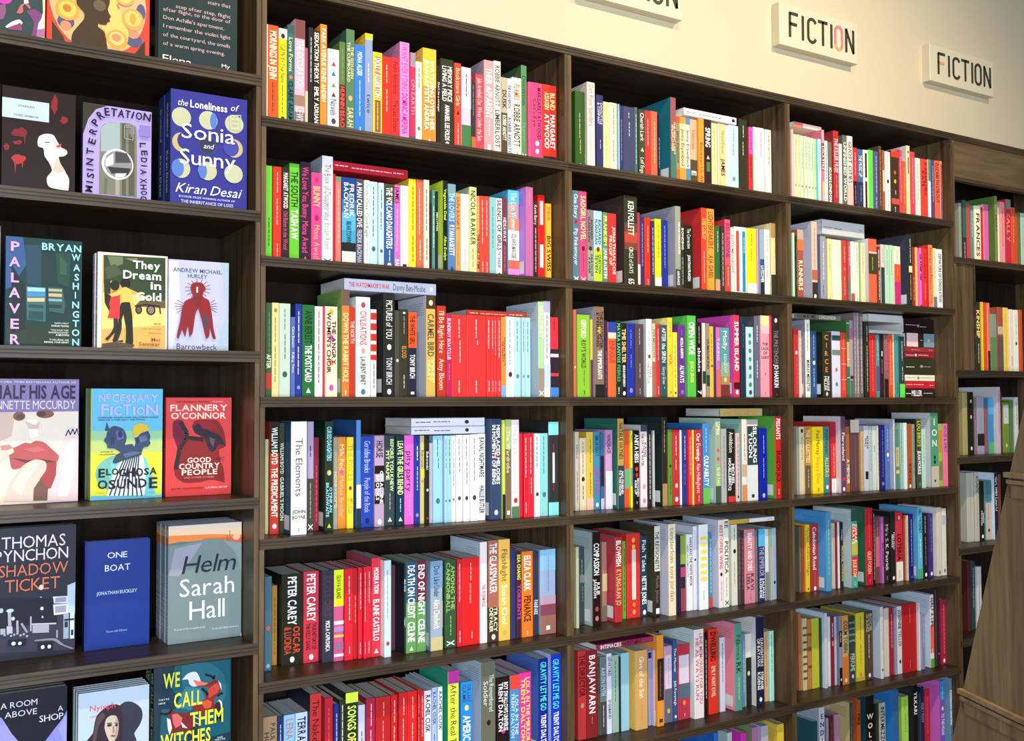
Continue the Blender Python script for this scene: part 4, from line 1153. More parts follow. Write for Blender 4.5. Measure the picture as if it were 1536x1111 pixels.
# ---------------------------------------------------------------- books shown face-out
C1 = (0, 0, 3.4725); C2 = (0, 310, 3.4725); C3 = (0, 560, 3.4725); C4 = (0, 760, 3.164)
CA = (0, 0, 11.108); CB = (60, 0, 8.533); CC = (220, 0, 9.035); CD = (0, 1000, 6.4); CE = (190, 980, 7.68); CF = (0, 770, 5.046)
ART = []      # (crop, xl, xr, yt, row, setback, thickness, copies, cover colour, spine colour, art, spine tokens, label)
def px(cr, p): return cr[0]+p[0]/cr[2], cr[1]+p[1]/cr[2]
def face_book(crop, xl, xr, yt, row, d, th, copies, col, spine, art, stoks, label, other=None, group=None, step=None):
    zs = SHELF[(1, row)]
    xm = (xl+xr)/2
    X0, _ = on_y(*px(crop, (xl, yt)), d); X1, _ = on_y(*px(crop, (xr, yt)), d); _, zt = on_y(*px(crop, (xm, yt)), d)
    X1 = min(X1, -0.0125-PT-0.002)
    w, h = X1-X0, zt-zs
    for k in range(copies):
        dx = -0.0015*(k % 2)
        r = root('book', (X0+dx, d+k*(th+0.001), zs+0.0006), label if k == 0 else (other.format(n=ordw(k+1)) if other else label), 'book', group or 'books shown face-out')
        cov = Bag(); t = 0.0012; cm = ink(col); sm = ink(spine)
        cov.prism([(0, th), (0, 0.0008), (0.0008, 0), (w, 0), (w, t), (t, t), (t, th-t), (w, th-t), (w, th)], 0, h, cm)
        si = cov.mi(sm)
        cov.m[0] = si; cov.m[1] = si
        if k == 0:
            for li, a in enumerate(art):
                y = -0.00015*(li+1); kd = a[0]; mt = ink(a[1]); ac = crop
                def loc(p): 
                    X, Z = on_y(*px(ac, p), d); return X-X0, Z-zs
                def clip(q): return min(max(q[0], 0.0002), w-0.0002), min(max(q[1], 0.0002), h-0.0002)
                if kd == 'P':
                    pts = [loc(p) for p in a[2]]
                    if len(pts) >= 7: pts = smooth(pts)
                    pts = [clip(p) for p in pts]; ar = sum(pts[i][0]*pts[(i+1) % len(pts)][1]-pts[(i+1) % len(pts)][0]*pts[i][1] for i in range(len(pts)))
                    if ar < 0: pts = pts[::-1]
                    cov.poly([(p[0], y, p[1]) for p in pts], mt)
                elif kd == 'R':        # rectangle by two corners
                    p0 = clip(loc(a[2])); p1 = clip(loc(a[3]))
                    cov.poly([(p0[0], y, p1[1]), (p1[0], y, p1[1]), (p1[0], y, p0[1]), (p0[0], y, p0[1])], mt)
                elif kd == 'E':
                    c0 = loc(a[2]); rx = abs(loc((a[2][0]+a[3], a[2][1]))[0]-c0[0]); rz = abs(loc((a[2][0], a[2][1]+a[4]))[1]-c0[1])
                    pts = [clip((c0[0]+rx*math.cos(q*math.pi/14), c0[1]+rz*math.sin(q*math.pi/14))) for q in range(28)]
                    cov.poly([(p[0], y, p[1]) for p in pts], mt)
                elif kd == 'L':        # stroke through points
                    pts = [loc(p) for p in a[2]]; hw = a[3]/2000
                    for (ax, az), (bx, bz) in zip(pts, pts[1:]):
                        l = math.hypot(bx-ax, bz-az) or 1e-6; nx, nz = -(bz-az)/l*hw, (bx-ax)/l*hw
                        q = [clip(v) for v in ((ax-nx, az-nz), (bx-nx, bz-nz), (bx+nx, bz+nz), (ax+nx, az+nz))]
                        cov.poly([(v[0], y, v[1]) for v in q[::-1]], mt)
                elif kd == 'G':        # one letter about its centre: x, y, width, cap, turn
                    gx, gy, gw, gc = a[3]; tu = a[4]; V, F, W = layout(a[2], True)
                    p0 = loc((gx, gy)); ww = abs(loc((gx+gw, gy))[0]-p0[0]); hh = abs(p0[1]-loc((gx, gy+gc))[1]); ca, sa = math.cos(tu), math.sin(tu)
                    q = [((u/W-0.5)*ww, (v/CAP-0.5)*hh) for u, v in V]
                    vs = [clip((p0[0]+u*ca+v*sa, p0[1]-u*sa+v*ca)) for u, v in q]
                    cov.tris([(v[0], y, v[1]) for v in vs], F, mt)
                elif kd == 'T':        # text, x0, top, x1, cap height, [slant], [bold], [turn]
                    txt = a[2]; x0, yt0, x1, cap = a[3]; sl = a[4] if len(a) > 4 else 0; bold = a[5] if len(a) > 5 else None; turn = a[6] if len(a) > 6 else 0
                    p0 = loc((x0, yt0)); pc = loc((x0, yt0+cap)); p1 = loc((x1, yt0)); V, F, W = layout(txt, bold)
                    sz = (p0[1]-pc[1])/CAP; sx = (p1[0]-p0[0])/W
                    if turn:
                        ca, sa = math.cos(turn), math.sin(turn)
                        cov.tris([(p0[0]+(u*sx+v*sz*sl)*ca+v*sz*sa, y, pc[1]-(u*sx+v*sz*sl)*sa+v*sz*ca) for u, v in V], F, mt)
                    else:
                        vs = [clip((p0[0]+u*sx+v*sz*sl, pc[1]+v*sz)) for u, v in V]
                        cov.tris([(q[0], y, q[1]) for q in vs], F, mt)
        if stoks:
            sb = Bag(); spine_art(sb, stoks, th, h)
            cov.absorb(sb, (0, 0, 0), lambda p: (p[1]-0.0001, th-p[0], p[2]))
        cov.build('cover', r)
        pg = Bag(); pg.box(t*1.1, w-0.0015, t*1.05, th-t*1.05, 0.0004, h-0.0012, paper()); pg.build('page_block', r)

def smooth(P, k=4):
    """closed curve through the points; corners sharper than a right angle stay"""
    n = len(P); out = []
    def tan(i):
        a, b, c = P[i-1], P[i], P[(i+1) % n]; v1 = (b[0]-a[0], b[1]-a[1]); v2 = (c[0]-b[0], c[1]-b[1])
        l1 = math.hypot(*v1) or 1e-9; l2 = math.hypot(*v2) or 1e-9
        if (v1[0]*v2[0]+v1[1]*v2[1])/(l1*l2) < 0.12: return None
        s = 0.5*min(l1, l2); d = (v1[0]/l1+v2[0]/l2, v1[1]/l1+v2[1]/l2); l = math.hypot(*d) or 1e-9
        return (d[0]/l*s*1.6, d[1]/l*s*1.6)
    T = [tan(i) for i in range(n)]
    for i in range(n):
        j = (i+1) % n; p, q = P[i], P[j]; m0 = T[i] or (0, 0); m1 = T[j] or (0, 0)
        if T[i] is None and T[j] is None: out.append(p); continue
        if T[i] is None: m0 = (q[0]-p[0]-m1[0]*0.5, q[1]-p[1]-m1[1]*0.5)
        if T[j] is None: m1 = (q[0]-p[0]-m0[0]*0.5, q[1]-p[1]-m0[1]*0.5)
        for s in range(k):
            u = s/k; h1 = 2*u**3-3*u*u+1; h2 = u**3-2*u*u+u; h3 = -2*u**3+3*u*u; h4 = u**3-u*u
            out.append((h1*p[0]+h2*m0[0]+h3*q[0]+h4*m1[0], h1*p[1]+h2*m0[1]+h3*q[1]+h4*m1[1]))
    return out
def blob(cx, cy, rx, ry, n=11, j=0.3, seed=1):
    rr = random.Random(seed); return [(cx+rx*math.cos(q*2*math.pi/n)*(1+rr.uniform(-j, j)), cy+ry*math.sin(q*2*math.pi/n)*(1+rr.uniform(-j, j))) for q in range(n)]
def sb(row, x, y):      # setback of a book whose foot shows at that pixel
    return min(max(on_z(x, y, SHELF[(1, row)]).y, 0.012), 0.12)

# top shelf
face_book(CA, -470, 770, -1300, 0, 0.014, 0.03, 1, '344', '766', [
    ('P', 'eed', [(660, -1200), (770, -1200), (770, 700), (600, 700), (640, 380), (720, 220)]), ('R', 'ec8', (745, -1290), (800, 700)),
    ('E', 'd4a', (60, -60), 150, 130), ('P', '857', [(0, 90), (90, 70), (100, 200), (60, 320), (-60, 340), (-80, 120)]),
    ('P', '747', [(440, 200), (560, 160), (700, 260), (640, 400), (600, 600), (520, 600), (560, 380)]),
    ('P', 'b66', [(290, 190), (340, 90), (400, 60), (440, 40), (510, 130), (490, 160), (420, 80), (380, 110), (385, 200), (340, 235), (270, 220)]), ('P', 'ddc', [(395, -60), (450, -60), (480, 60), (400, 70)]),
    ('P', 'fee', [(90, 450), (200, 370), (320, 335), (370, 380), (360, 420), (330, 385), (270, 420), (220, 440), (110, 470)]),
    ('P', '846', [(120, 470), (250, 420), (350, 400), (370, 520), (150, 500)]), ('P', 'a69', [(620, 500), (740, 480), (745, 620), (600, 620)])],
    [], 'dark face-out book with clasped pale hands and a pink shape, on the top shelf')
face_book(CB, 105, 1415, -1250, 0, 0.014, 0.03, 1, 'e43', 'e43', [
    ('P', '432', [(150, 260), (300, 470), (330, 700), (150, 700)]), ('P', '432', [(1345, 520), (1250, 640), (1200, 720), (1345, 720)]),
    ('E', 'ca7', (750, 20), 610, 690), ('E', '557', (330, 280), 110, 90), ('E', '557', (1200, 520), 110, 90), ('E', '557', (1290, 170), 60, 110), ('E', 'c86', (1190, 440), 80, 60), ('E', 'c86', (330, 330), 70, 60),
    ('P', 'eb6', [(380, -300), (560, 170), (560, 230), (420, 420), (640, 420), (760, 340), (840, 420), (850, 590), (1080, 640), (1130, 420), (1080, 330), (1010, 100), (900, -300)]),
    ('E', 'd94', (350, 125), 155, 140), ('E', 'eb5', (350, 125), 115, 105), ('E', 'b73', (345, 110), 55, 50), ('E', 'c95', (1185, 260), 140, 138), ('E', 'eb6', (1185, 250), 105, 100), ('E', 'c94', (1185, 250), 40, 70),
    ('E', 'c94', (985, 510), 135, 120), ('E', 'eb7', (980, 500), 100, 85), ('E', 'c85', (975, 490), 60, 50), ('E', 'c95', (1080, -20), 120, 105), ('E', 'eb6', (1080, -20), 85, 75),
    ('P', '432', [(440, -700), (470, 60), (560, 170), (560, 250), (420, 420), (400, 520), (470, 700), (870, 700), (850, 560), (820, 420), (740, 350), (745, 310), (780, 325), (850, 325), (860, 295), (895, 285), (885, 250), (905, 225), (880, 180), (865, 130), (890, 40), (880, -200), (800, -700)]),
    ('E', '654', (760, 80), 80, 70), ('T', '543', 'DIALOGUES', (975, 40, 1040, 22), 0, True, 1.2)],
    [], 'red face-out book with a dark head in profile on a gold disc, top shelf')
face_book(CC, 175, 1235, -950, 0, 0.014, 0.035, 1, '233', '455', [
    ('T', 'caa', 'stairs that', (830, 5, 1135, 50), 0, False), ('T', 'caa', 'so, step after step, flight', (245, 10, 1135, 50), 0, False) if False else ('T', 'caa', 'step after step, flight', (395, 60, 1135, 50), 0, False),
    ('T', 'caa', 'after flight, to the door of', (225, 95, 1135, 50), 0, False), ('T', 'caa', "Don Achille's apartment.", (225, 205, 1050, 52), 0, False), ('T', 'caa', 'I remember the violet light', (225, 320, 1135, 52), 0, False),
    ('T', 'caa', 'of the courtyard, the smells', (220, 440, 1130, 50), 0, False), ('T', 'caa', 'of a warm spring evening.', (220, 560, 1060, 50), 0, False), ('T', 'edd', 'Elena', (215, 735, 610, 100), 0, False), ('T', 'edd', 'My', (1015, 870, 1125, 50), 0, False)],
    [], 'black hardback with lines of pink text on its cover, top shelf')
# second shelf
D2 = 0.018
face_book(C1, 12, 395, 472, 1, D2, 0.025, 1, '211', '322', [
    ('R', 'bcc', (12, 505), (255, 640)), ('T', '677', 'STAINLESS', (95, 545, 180, 10)), ('T', '677', 'TODD GRIMSON', (72, 592, 200, 10)),
    ('P', '822', blob(285, 550, 16, 45, seed=3)), ('P', '822', blob(335, 628, 22, 18, seed=4)), ('P', '722', blob(100, 690, 38, 22, seed=5)), ('P', 'a33', blob(95, 830, 34, 24, seed=6)), ('P', '933', [(72, 840), (84, 840), (80, 912)]), ('P', 'a33', [(110, 840), (122, 840), (116, 880)]), ('P', '822', blob(32, 768, 16, 18, seed=7)), ('P', '722', [(120, 700), (135, 700), (128, 760)]), ('P', '822', blob(90, 745, 25, 12, seed=9)),
    ('P', 'eed', [(195, 740), (205, 712), (235, 700), (275, 705), (298, 740), (318, 770), (345, 785), (350, 800), (335, 815), (305, 818), (312, 850), (335, 890), (358, 935), (355, 995), (255, 975), (243, 930), (270, 890), (255, 850), (232, 815), (225, 775), (200, 765)]),
    ('P', 'cba', [(298, 818), (318, 860), (340, 895), (300, 905), (272, 890), (285, 850)]), ('P', 'c44', [(290, 762), (318, 750), (318, 765), (298, 774)]), ('P', 'dcb', [(225, 735), (262, 738), (258, 748), (232, 744)]), ('P', '322', [(232, 742), (258, 742), (256, 746), (235, 746)]), ('P', 'dcb', [(262, 735), (285, 755), (275, 762)])],
    [], 'black face-out book with a pale face turned upward and a grey title label')
face_book(C1, 432, 790, 560, 1, D2, 0.022, 1, 'a9d', '334', [
    ('P', '332', [(432, 530), (560, 540), (500, 570), (460, 620), (440, 680), (432, 700)]),
    ('P', '776', [(525, 665), (560, 640), (620, 640), (680, 645), (710, 665), (712, 1030), (515, 1010)]), ('P', '9aa', [(525, 665), (560, 640), (625, 640), (625, 790), (525, 790)]), ('P', '554', [(635, 645), (655, 645), (655, 1020), (635, 1020)]), ('P', '554', [(670, 700), (700, 700), (700, 1020), (670, 1020)]), ('P', '665', [(545, 930), (560, 930), (555, 1010), (540, 1010)]), ('P', '998', [(600, 935), (622, 935), (622, 1020), (600, 1020)]),
    ('E', 'eee', (612, 858), 82, 80), ('E', '888', (616, 858), 73, 71), ('P', '444', [(600, 792), (660, 800), (682, 850), (600, 850)]), ('P', '333', [(560, 870), (682, 880), (665, 915), (580, 905)]), ('P', 'ddd', [(548, 830), (590, 800), (590, 860), (548, 870)]), ('P', 'ccc', [(600, 905), (660, 905), (640, 928), (600, 926)]),
    *[('G', '211', c, (x, y, w, k), r) for c, x, y, w, k, r in [('M', 462, 985, 36, 34, -1.5), ('I', 466, 950, 8, 32, -1.5), ('S', 470, 916, 28, 34, -1.45), ('I', 468, 886, 8, 32, -1.5), ('N', 466, 845, 38, 34, -1.5), ('T', 468, 790, 34, 34, -1.5), ('E', 478, 738, 30, 34, -1.35), ('R', 484, 686, 32, 34, -1.2), ('P', 496, 640, 30, 36, -1.0), ('R', 522, 603, 30, 40, -0.6), ('E', 556, 585, 26, 40, -0.15), ('T', 592, 588, 34, 40, 0.02), ('A', 630, 594, 34, 40, 0.08), ('T', 664, 598, 28, 38, 0.08), ('I', 690, 602, 8, 36, 0.3), ('O', 722, 608, 34, 38, 0.05), ('N', 764, 614, 38, 38, 0.1), ('L', 742, 760, 26, 30, 1.5), ('E', 750, 800, 26, 30, 1.45), ('D', 748, 838, 26, 30, 1.5), ('I', 748, 868, 6, 30, 1.5), ('A', 745, 900, 28, 30, 1.5), ('X', 745, 945, 26, 32, 1.5), ('H', 745, 978, 26, 30, 1.5), ('O', 748, 1008, 24, 30, 1.5), ('G', 745, 1036, 22, 30, 1.5)]],
    ('L', '999', [(645, 660), (690, 655), (690, 735), (645, 725), (645, 660)], 1.5), ('L', '999', [(655, 670), (680, 668), (680, 720)], 1.2), ('R', '87b', (725, 655), (780, 720)),
    ],
    [], 'lilac face-out book with a round mirror photo framed by hand lettering')
face_book(C1, 890, 1288, 492, 1, 0.025, 0.052, 2, '338', '348', [
    ('E', 'bb9', (945, 610), 50, 50), ('E', 'bb9', (1085, 628), 48, 48), ('E', '57b', (1112, 632), 18, 42), ('E', 'bb9', (1220, 648), 48, 48), ('E', 'ba7', (945, 742), 48, 50), ('E', '338', (965, 735), 42, 46), ('E', '448', (1080, 760), 48, 48), ('E', '335', (1080, 760), 44, 44), ('E', 'ba7', (1218, 775), 46, 48), ('E', '449', (1203, 772), 40, 44),
    ('E', 'bb9', (942, 878), 48, 50), ('E', '57b', (925, 876), 32, 46), ('E', 'bb9', (1080, 893), 48, 48), ('E', '57b', (1055, 893), 22, 40), ('E', 'bb9', (1215, 908), 48, 48),
    ('T', 'eee', 'the', (922, 514, 975, 34), 0.25, False), ('T', 'eee', 'Loneliness', (990, 522, 1182, 38), 0, True), ('T', 'eee', 'of', (1198, 545, 1235, 34), 0.3, False),
    ('T', 'fff', 'Sonia', (945, 640, 1222, 78), 0, False), ('T', 'eee', 'and', (1058, 748, 1108, 26), 0.25, False), ('T', 'fff', 'Sunny', (935, 772, 1225, 80), 0, False), ('T', 'eee', 'Kiran Desai', (912, 950, 1245, 50), 0.35, False),
    ('T', 'bbd', 'BOOKER PRIZE WINNING AUTHOR OF', (930, 1017, 1222, 10)), ('T', 'bbd', 'THE INHERITANCE OF LOSS', (940, 1040, 1212, 16)),
    ('L', 'cca', [(1198, 605), (1252, 605), (1252, 678), (1198, 672), (1198, 605)], 1.6), ('T', 'cca', 'BOOK', (1206, 618, 1240, 12)), ('T', 'cca', 'SHORT', (1206, 640, 1240, 12))],
    ['eee:the Loneliness of 10-40', 'eee:Kiran Desai 52-88'], 'front copy of the thick indigo book with moon phases and large white title', 'copy of the thick indigo moon book tucked behind the front copy')
# third shelf
D3 = 0.03
face_book(C2, -60, 4, 100, 2, 0.04, 0.03, 1, '666', '777', [('R', '888', (-50, 130), (3, 300))], [], 'grey book edge cut by the border beside the blue neon cover')
face_book(C2, 30, 428, 168, 2, D3, 0.025, 1, '133', '246', [
    ('P', '358', [(30, 150), (120, 160), (140, 300), (60, 420), (30, 430)]), ('P', '245', [(130, 200), (215, 200), (215, 420), (140, 400)]), ('P', '243', [(290, 240), (370, 240), (360, 420), (300, 400)]), ('P', '354', [(310, 250), (350, 300), (345, 360), (312, 350)]),
    ('P', '366', [(135, 415), (238, 422), (238, 600), (140, 590)]), ('P', '9cd', [(142, 420), (235, 425), (235, 445), (142, 442)]), ('P', '48b', [(142, 446), (235, 448), (235, 470), (142, 470)]), ('P', 'db8', [(142, 476), (232, 476), (232, 496), (142, 496)]), ('R', '244', (150, 510), (225, 530)), ('R', '244', (150, 545), (225, 590)),
    ('P', '355', [(250, 420), (325, 424), (340, 520), (330, 560), (255, 545)]), ('R', 'aa8', (252, 428), (322, 445)), ('R', 'ca7', (252, 452), (322, 472)), ('R', '7aa', (252, 480), (322, 496)), ('R', '233', (255, 510), (320, 530)), ('P', '232', [(30, 610), (428, 620), (428, 720), (30, 716)]), ('P', '122', [(60, 300), (130, 420), (130, 640), (60, 660)]),
    ('T', 'eae', 'P', (57, 182, 102, 48), 0, True), ('T', 'eae', 'A', (48, 262, 104, 48), 0, True), ('T', 'eae', 'L', (57, 345, 98, 48), 0, True), ('T', 'eae', 'A', (46, 422, 104, 50), 0, True), ('T', 'eae', 'V', (46, 504, 104, 50), 0, True), ('T', 'eae', 'E', (54, 585, 98, 50), 0, True), ('T', 'eae', 'R', (52, 666, 102, 50), 0, True),
    ('T', '9de', 'BRYAN', (218, 190, 422, 36)), *[('T', '9de', ch, (x, y, x+wd, 34)) for ch, x, y, wd in (('W', 372, 248, 46), ('A', 380, 302, 36), ('S', 386, 352, 24), ('H', 377, 398, 32), ('I', 388, 446, 6), ('N', 374, 496, 36), ('G', 376, 545, 34), ('T', 376, 592, 34), ('O', 372, 640, 40), ('N', 374, 690, 36))],
    ('T', 'cdc', '"QUITE A FEAT"', (280, 604, 356, 8)), ('T', 'eed', 'OCEAN VUONG', (265, 617, 356, 9)), ('T', 'cdc', '"YOU WANT THIS"', (262, 640, 356, 8)), ('T', 'cdc', 'GORGEOUS BOOK"', (250, 652, 356, 8)), ('T', 'eed', 'A BROWN', (288, 665, 356, 9)), ('T', 'cdc', '"IT WILL BREAK AND', (254, 690, 356, 8)), ('T', 'eed', 'REMAKE YOUR HEART', (228, 702, 356, 8))],
    [], 'dark blue face-out book with glowing vending machines and pale lilac letters down the left')
face_book(C2, 510, 873, 248, 2, 0.022, 0.022, 2, 'eed', 'dde', [
    ('P', 'da5', [(535, 250), (862, 268), (862, 740), (525, 735)]), ('P', 'ec7', [(535, 450), (862, 470), (862, 620), (530, 640)]), ('P', '342', [(540, 252), (720, 262), (862, 268), (862, 520), (760, 470), (700, 440), (560, 380), (540, 400)]), ('P', '675', [(560, 258), (640, 262), (640, 300), (580, 320)]), ('P', '453', [(545, 320), (600, 300), (640, 350), (560, 380)]), ('P', '653', [(740, 480), (862, 490), (862, 530), (700, 520)]), ('P', '231', [(540, 380), (575, 380), (575, 560), (545, 500)]), ('P', '786', [(650, 270), (720, 270), (700, 290)]),
    ('E', '211', (722, 538), 18, 22), ('E', '653', (722, 538), 12, 15), ('E', '211', (785, 540), 24, 26), ('E', '876', (785, 540), 17, 19), ('L', '211', [(700, 520), (760, 510), (830, 520), (835, 560)], 2.5),
    ('P', '322', [(590, 580), (612, 580), (612, 640), (585, 670), (560, 700), (545, 690), (575, 660), (590, 630)]), ('P', '322', [(615, 580), (632, 580), (632, 640), (612, 700), (640, 695), (640, 706), (596, 700), (595, 680), (612, 640)]),
    ('P', 'd33', [(570, 455), (600, 440), (622, 450), (625, 520), (630, 575), (632, 585), (560, 580), (572, 520), (552, 500)]), ('E', '221', (597, 412), 24, 26), ('P', '221', [(548, 455), (578, 460), (565, 520), (548, 510)]), ('P', 'a63', [(555, 450), (600, 470), (610, 455), (570, 465)]),
    ('E', '211', (652, 400), 26, 28), ('P', 'db5', [(612, 440), (650, 420), (682, 440), (690, 500), (695, 575), (680, 580), (672, 500), (632, 505), (628, 460), (580, 470), (570, 455)]),
    ('P', '221', [(628, 505), (675, 500), (686, 560), (692, 700), (685, 730), (650, 730), (655, 640), (640, 560), (630, 600), (600, 710), (585, 700), (620, 590)]), ('P', '543', [(530, 715), (600, 705), (700, 720), (690, 735), (530, 735)]),
    ('T', 'fff', 'They', (692, 282, 832, 40), 0, True), ('T', 'fff', 'Dream', (640, 332, 838, 42), 0, True), ('T', 'fff', 'in', (782, 392, 838, 40), 0, True), ('T', 'fff', 'Gold', (706, 446, 838, 42), 0, True), ('T', 'a64', 'Mai', (785, 684, 832, 18), 0, True), ('T', 'a53', 'Sennaar', (722, 706, 832, 20), 0, True),
    ('T', '965', 'PRIZE', (800, 608, 835, 8)), ('T', '965', 'a rare and sensuous', (735, 632, 835, 8), 0, False), ('T', '965', 'Evocative', (775, 656, 835, 8), 0, False)],
    ['a76:They Dream in Gold 5-60', '754:Mai Sennaar 65-90'], 'front yellow and green face-out book with a couple strolling arm in arm', 'pale copy half hidden behind the strolling couple cover')
face_book(C2, 878, 1192, 284, 2, 0.05, 0.025, 1, 'bbd', 'dde', [
    ('P', 'abc', [(1150, 290), (1192, 290), (1192, 760), (1120, 760), (1180, 560)]), ('P', 'ccd', [(878, 284), (930, 285), (940, 500), (900, 760), (878, 760)]),
    ('T', '567', 'ANDREW MICHAEL', (902, 317, 1155, 20), 0, True), ('T', '567', 'HURLEY', (978, 350, 1080, 20), 0, True), ('T', '445', 'Barrowbeck', (920, 712, 1130, 30), 0, False),
    *[('L', '722', [(1030, 430), (1030+68*math.cos(q*0.42), 430+52*math.sin(q*0.42))], 1.0) for q in range(15)],
    *[('L', '722', [(1025+dx, 520), (1025+dx*2.3, 480+abs(dx)*0.2+q*16)], 1.0) for q, dx in ((0, -45), (1, -50), (2, -50), (3, -48), (4, -46), (0, 40), (1, 44), (2, 45), (3, 45), (4, 44))],
    ('P', '822', blob(1028, 432, 36, 42, 13, 0.15, 2)), ('P', '822', [(960, 495), (1000, 475), (1010, 460), (1045, 460), (1060, 475), (1085, 490), (1100, 560), (1110, 640), (1122, 690), (1108, 690), (1090, 630), (1085, 680), (1070, 690), (1050, 600), (1030, 530), (1015, 560), (1000, 660), (985, 680), (975, 620), (962, 680), (945, 640), (928, 690), (918, 680), (935, 600), (945, 540)]),
    ('P', '445', [(1060, 560), (1085, 580), (1075, 640), (1062, 620)]), ('P', '722', [(1010, 470), (1045, 470), (1040, 520), (1015, 520)]), ('P', 'eee', [(1020, 420), (1028, 420), (1028, 450), (1020, 450)])],
    [], 'pale lavender face-out book with a spiky dark red figure')
# fourth shelf
d = sb(3, 70, 751)
face_book(C3, -70, 412, 30, 3, d, 0.03, 1, '87a', '658', [
    ('P', 'edc', [(-70, 205), (408, 198), (406, 665), (-70, 690)]), ('P', 'dba', [(-70, 205), (80, 205), (60, 330), (-70, 380)]), ('P', 'fed', [(140, 240), (190, 240), (200, 330), (160, 340)]), ('E', '854', (100, 224), 32, 24), ('E', '643', (105, 226), 20, 14), ('E', '854', (235, 212), 46, 22), ('E', '533', (215, 212), 26, 14), ('P', 'dba', [(130, 250), (180, 270), (210, 250), (200, 290), (150, 290)]),
    ('P', 'b55', [(50, 400), (85, 382), (130, 362), (160, 365), (185, 352), (230, 360), (270, 395), (305, 430), (295, 460), (230, 455), (170, 450), (115, 490), (65, 498), (50, 450)]), ('P', 'a44', [(230, 460), (295, 460), (290, 540), (270, 600), (220, 600), (205, 540)]), ('P', 'c66', [(120, 395), (200, 380), (240, 400), (180, 415)]), ('P', '633', [(60, 440), (140, 452), (220, 448), (290, 458), (230, 468), (130, 466)]),
    ('P', 'ecb', [(20, 665), (60, 560), (120, 480), (180, 450), (235, 460), (240, 500), (200, 560), (180, 600), (172, 665)]), ('P', 'fdc', [(60, 590), (120, 500), (180, 465), (200, 480), (140, 560), (110, 640)]), ('P', '754', [(175, 600), (210, 550), (250, 600), (245, 662), (172, 664)]),
    ('P', 'ecc', [(245, 664), (260, 610), (300, 500), (310, 400), (340, 330), (380, 310), (410, 330), (406, 662)]), ('P', 'fed', [(300, 640), (320, 500), (345, 380), (385, 340), (390, 500), (350, 640)]), ('P', 'dcd', [(345, 300), (375, 280), (410, 290), (410, 330), (380, 310), (345, 325)]), ('L', '323', [(342, 326), (355, 295), (365, 320), (378, 290), (388, 318), (400, 288), (410, 325)], 2.2),
    ('P', 'ecb', [(-70, 420), (20, 375), (60, 385), (72, 410), (40, 430), (-20, 470), (-70, 500)]), ('P', 'c88', [(0, 378), (50, 372), (66, 388), (40, 400), (10, 402)]),
    ('T', '314', 'HALF HIS AGE', (-34, 62, 392, 70), 0, True), ('T', 'edd', 'JENNETTE MCCURDY', (-62, 142, 392, 46), 0, False), ('T', 'ddd', 'NEW YORK TIMES BESTSELLING AUTHOR OF', (-62, 40, 395, 9))],
    [], 'large mauve face-out book with a close-up of lips and fingers')
d = sb(3, 190, 744.5)
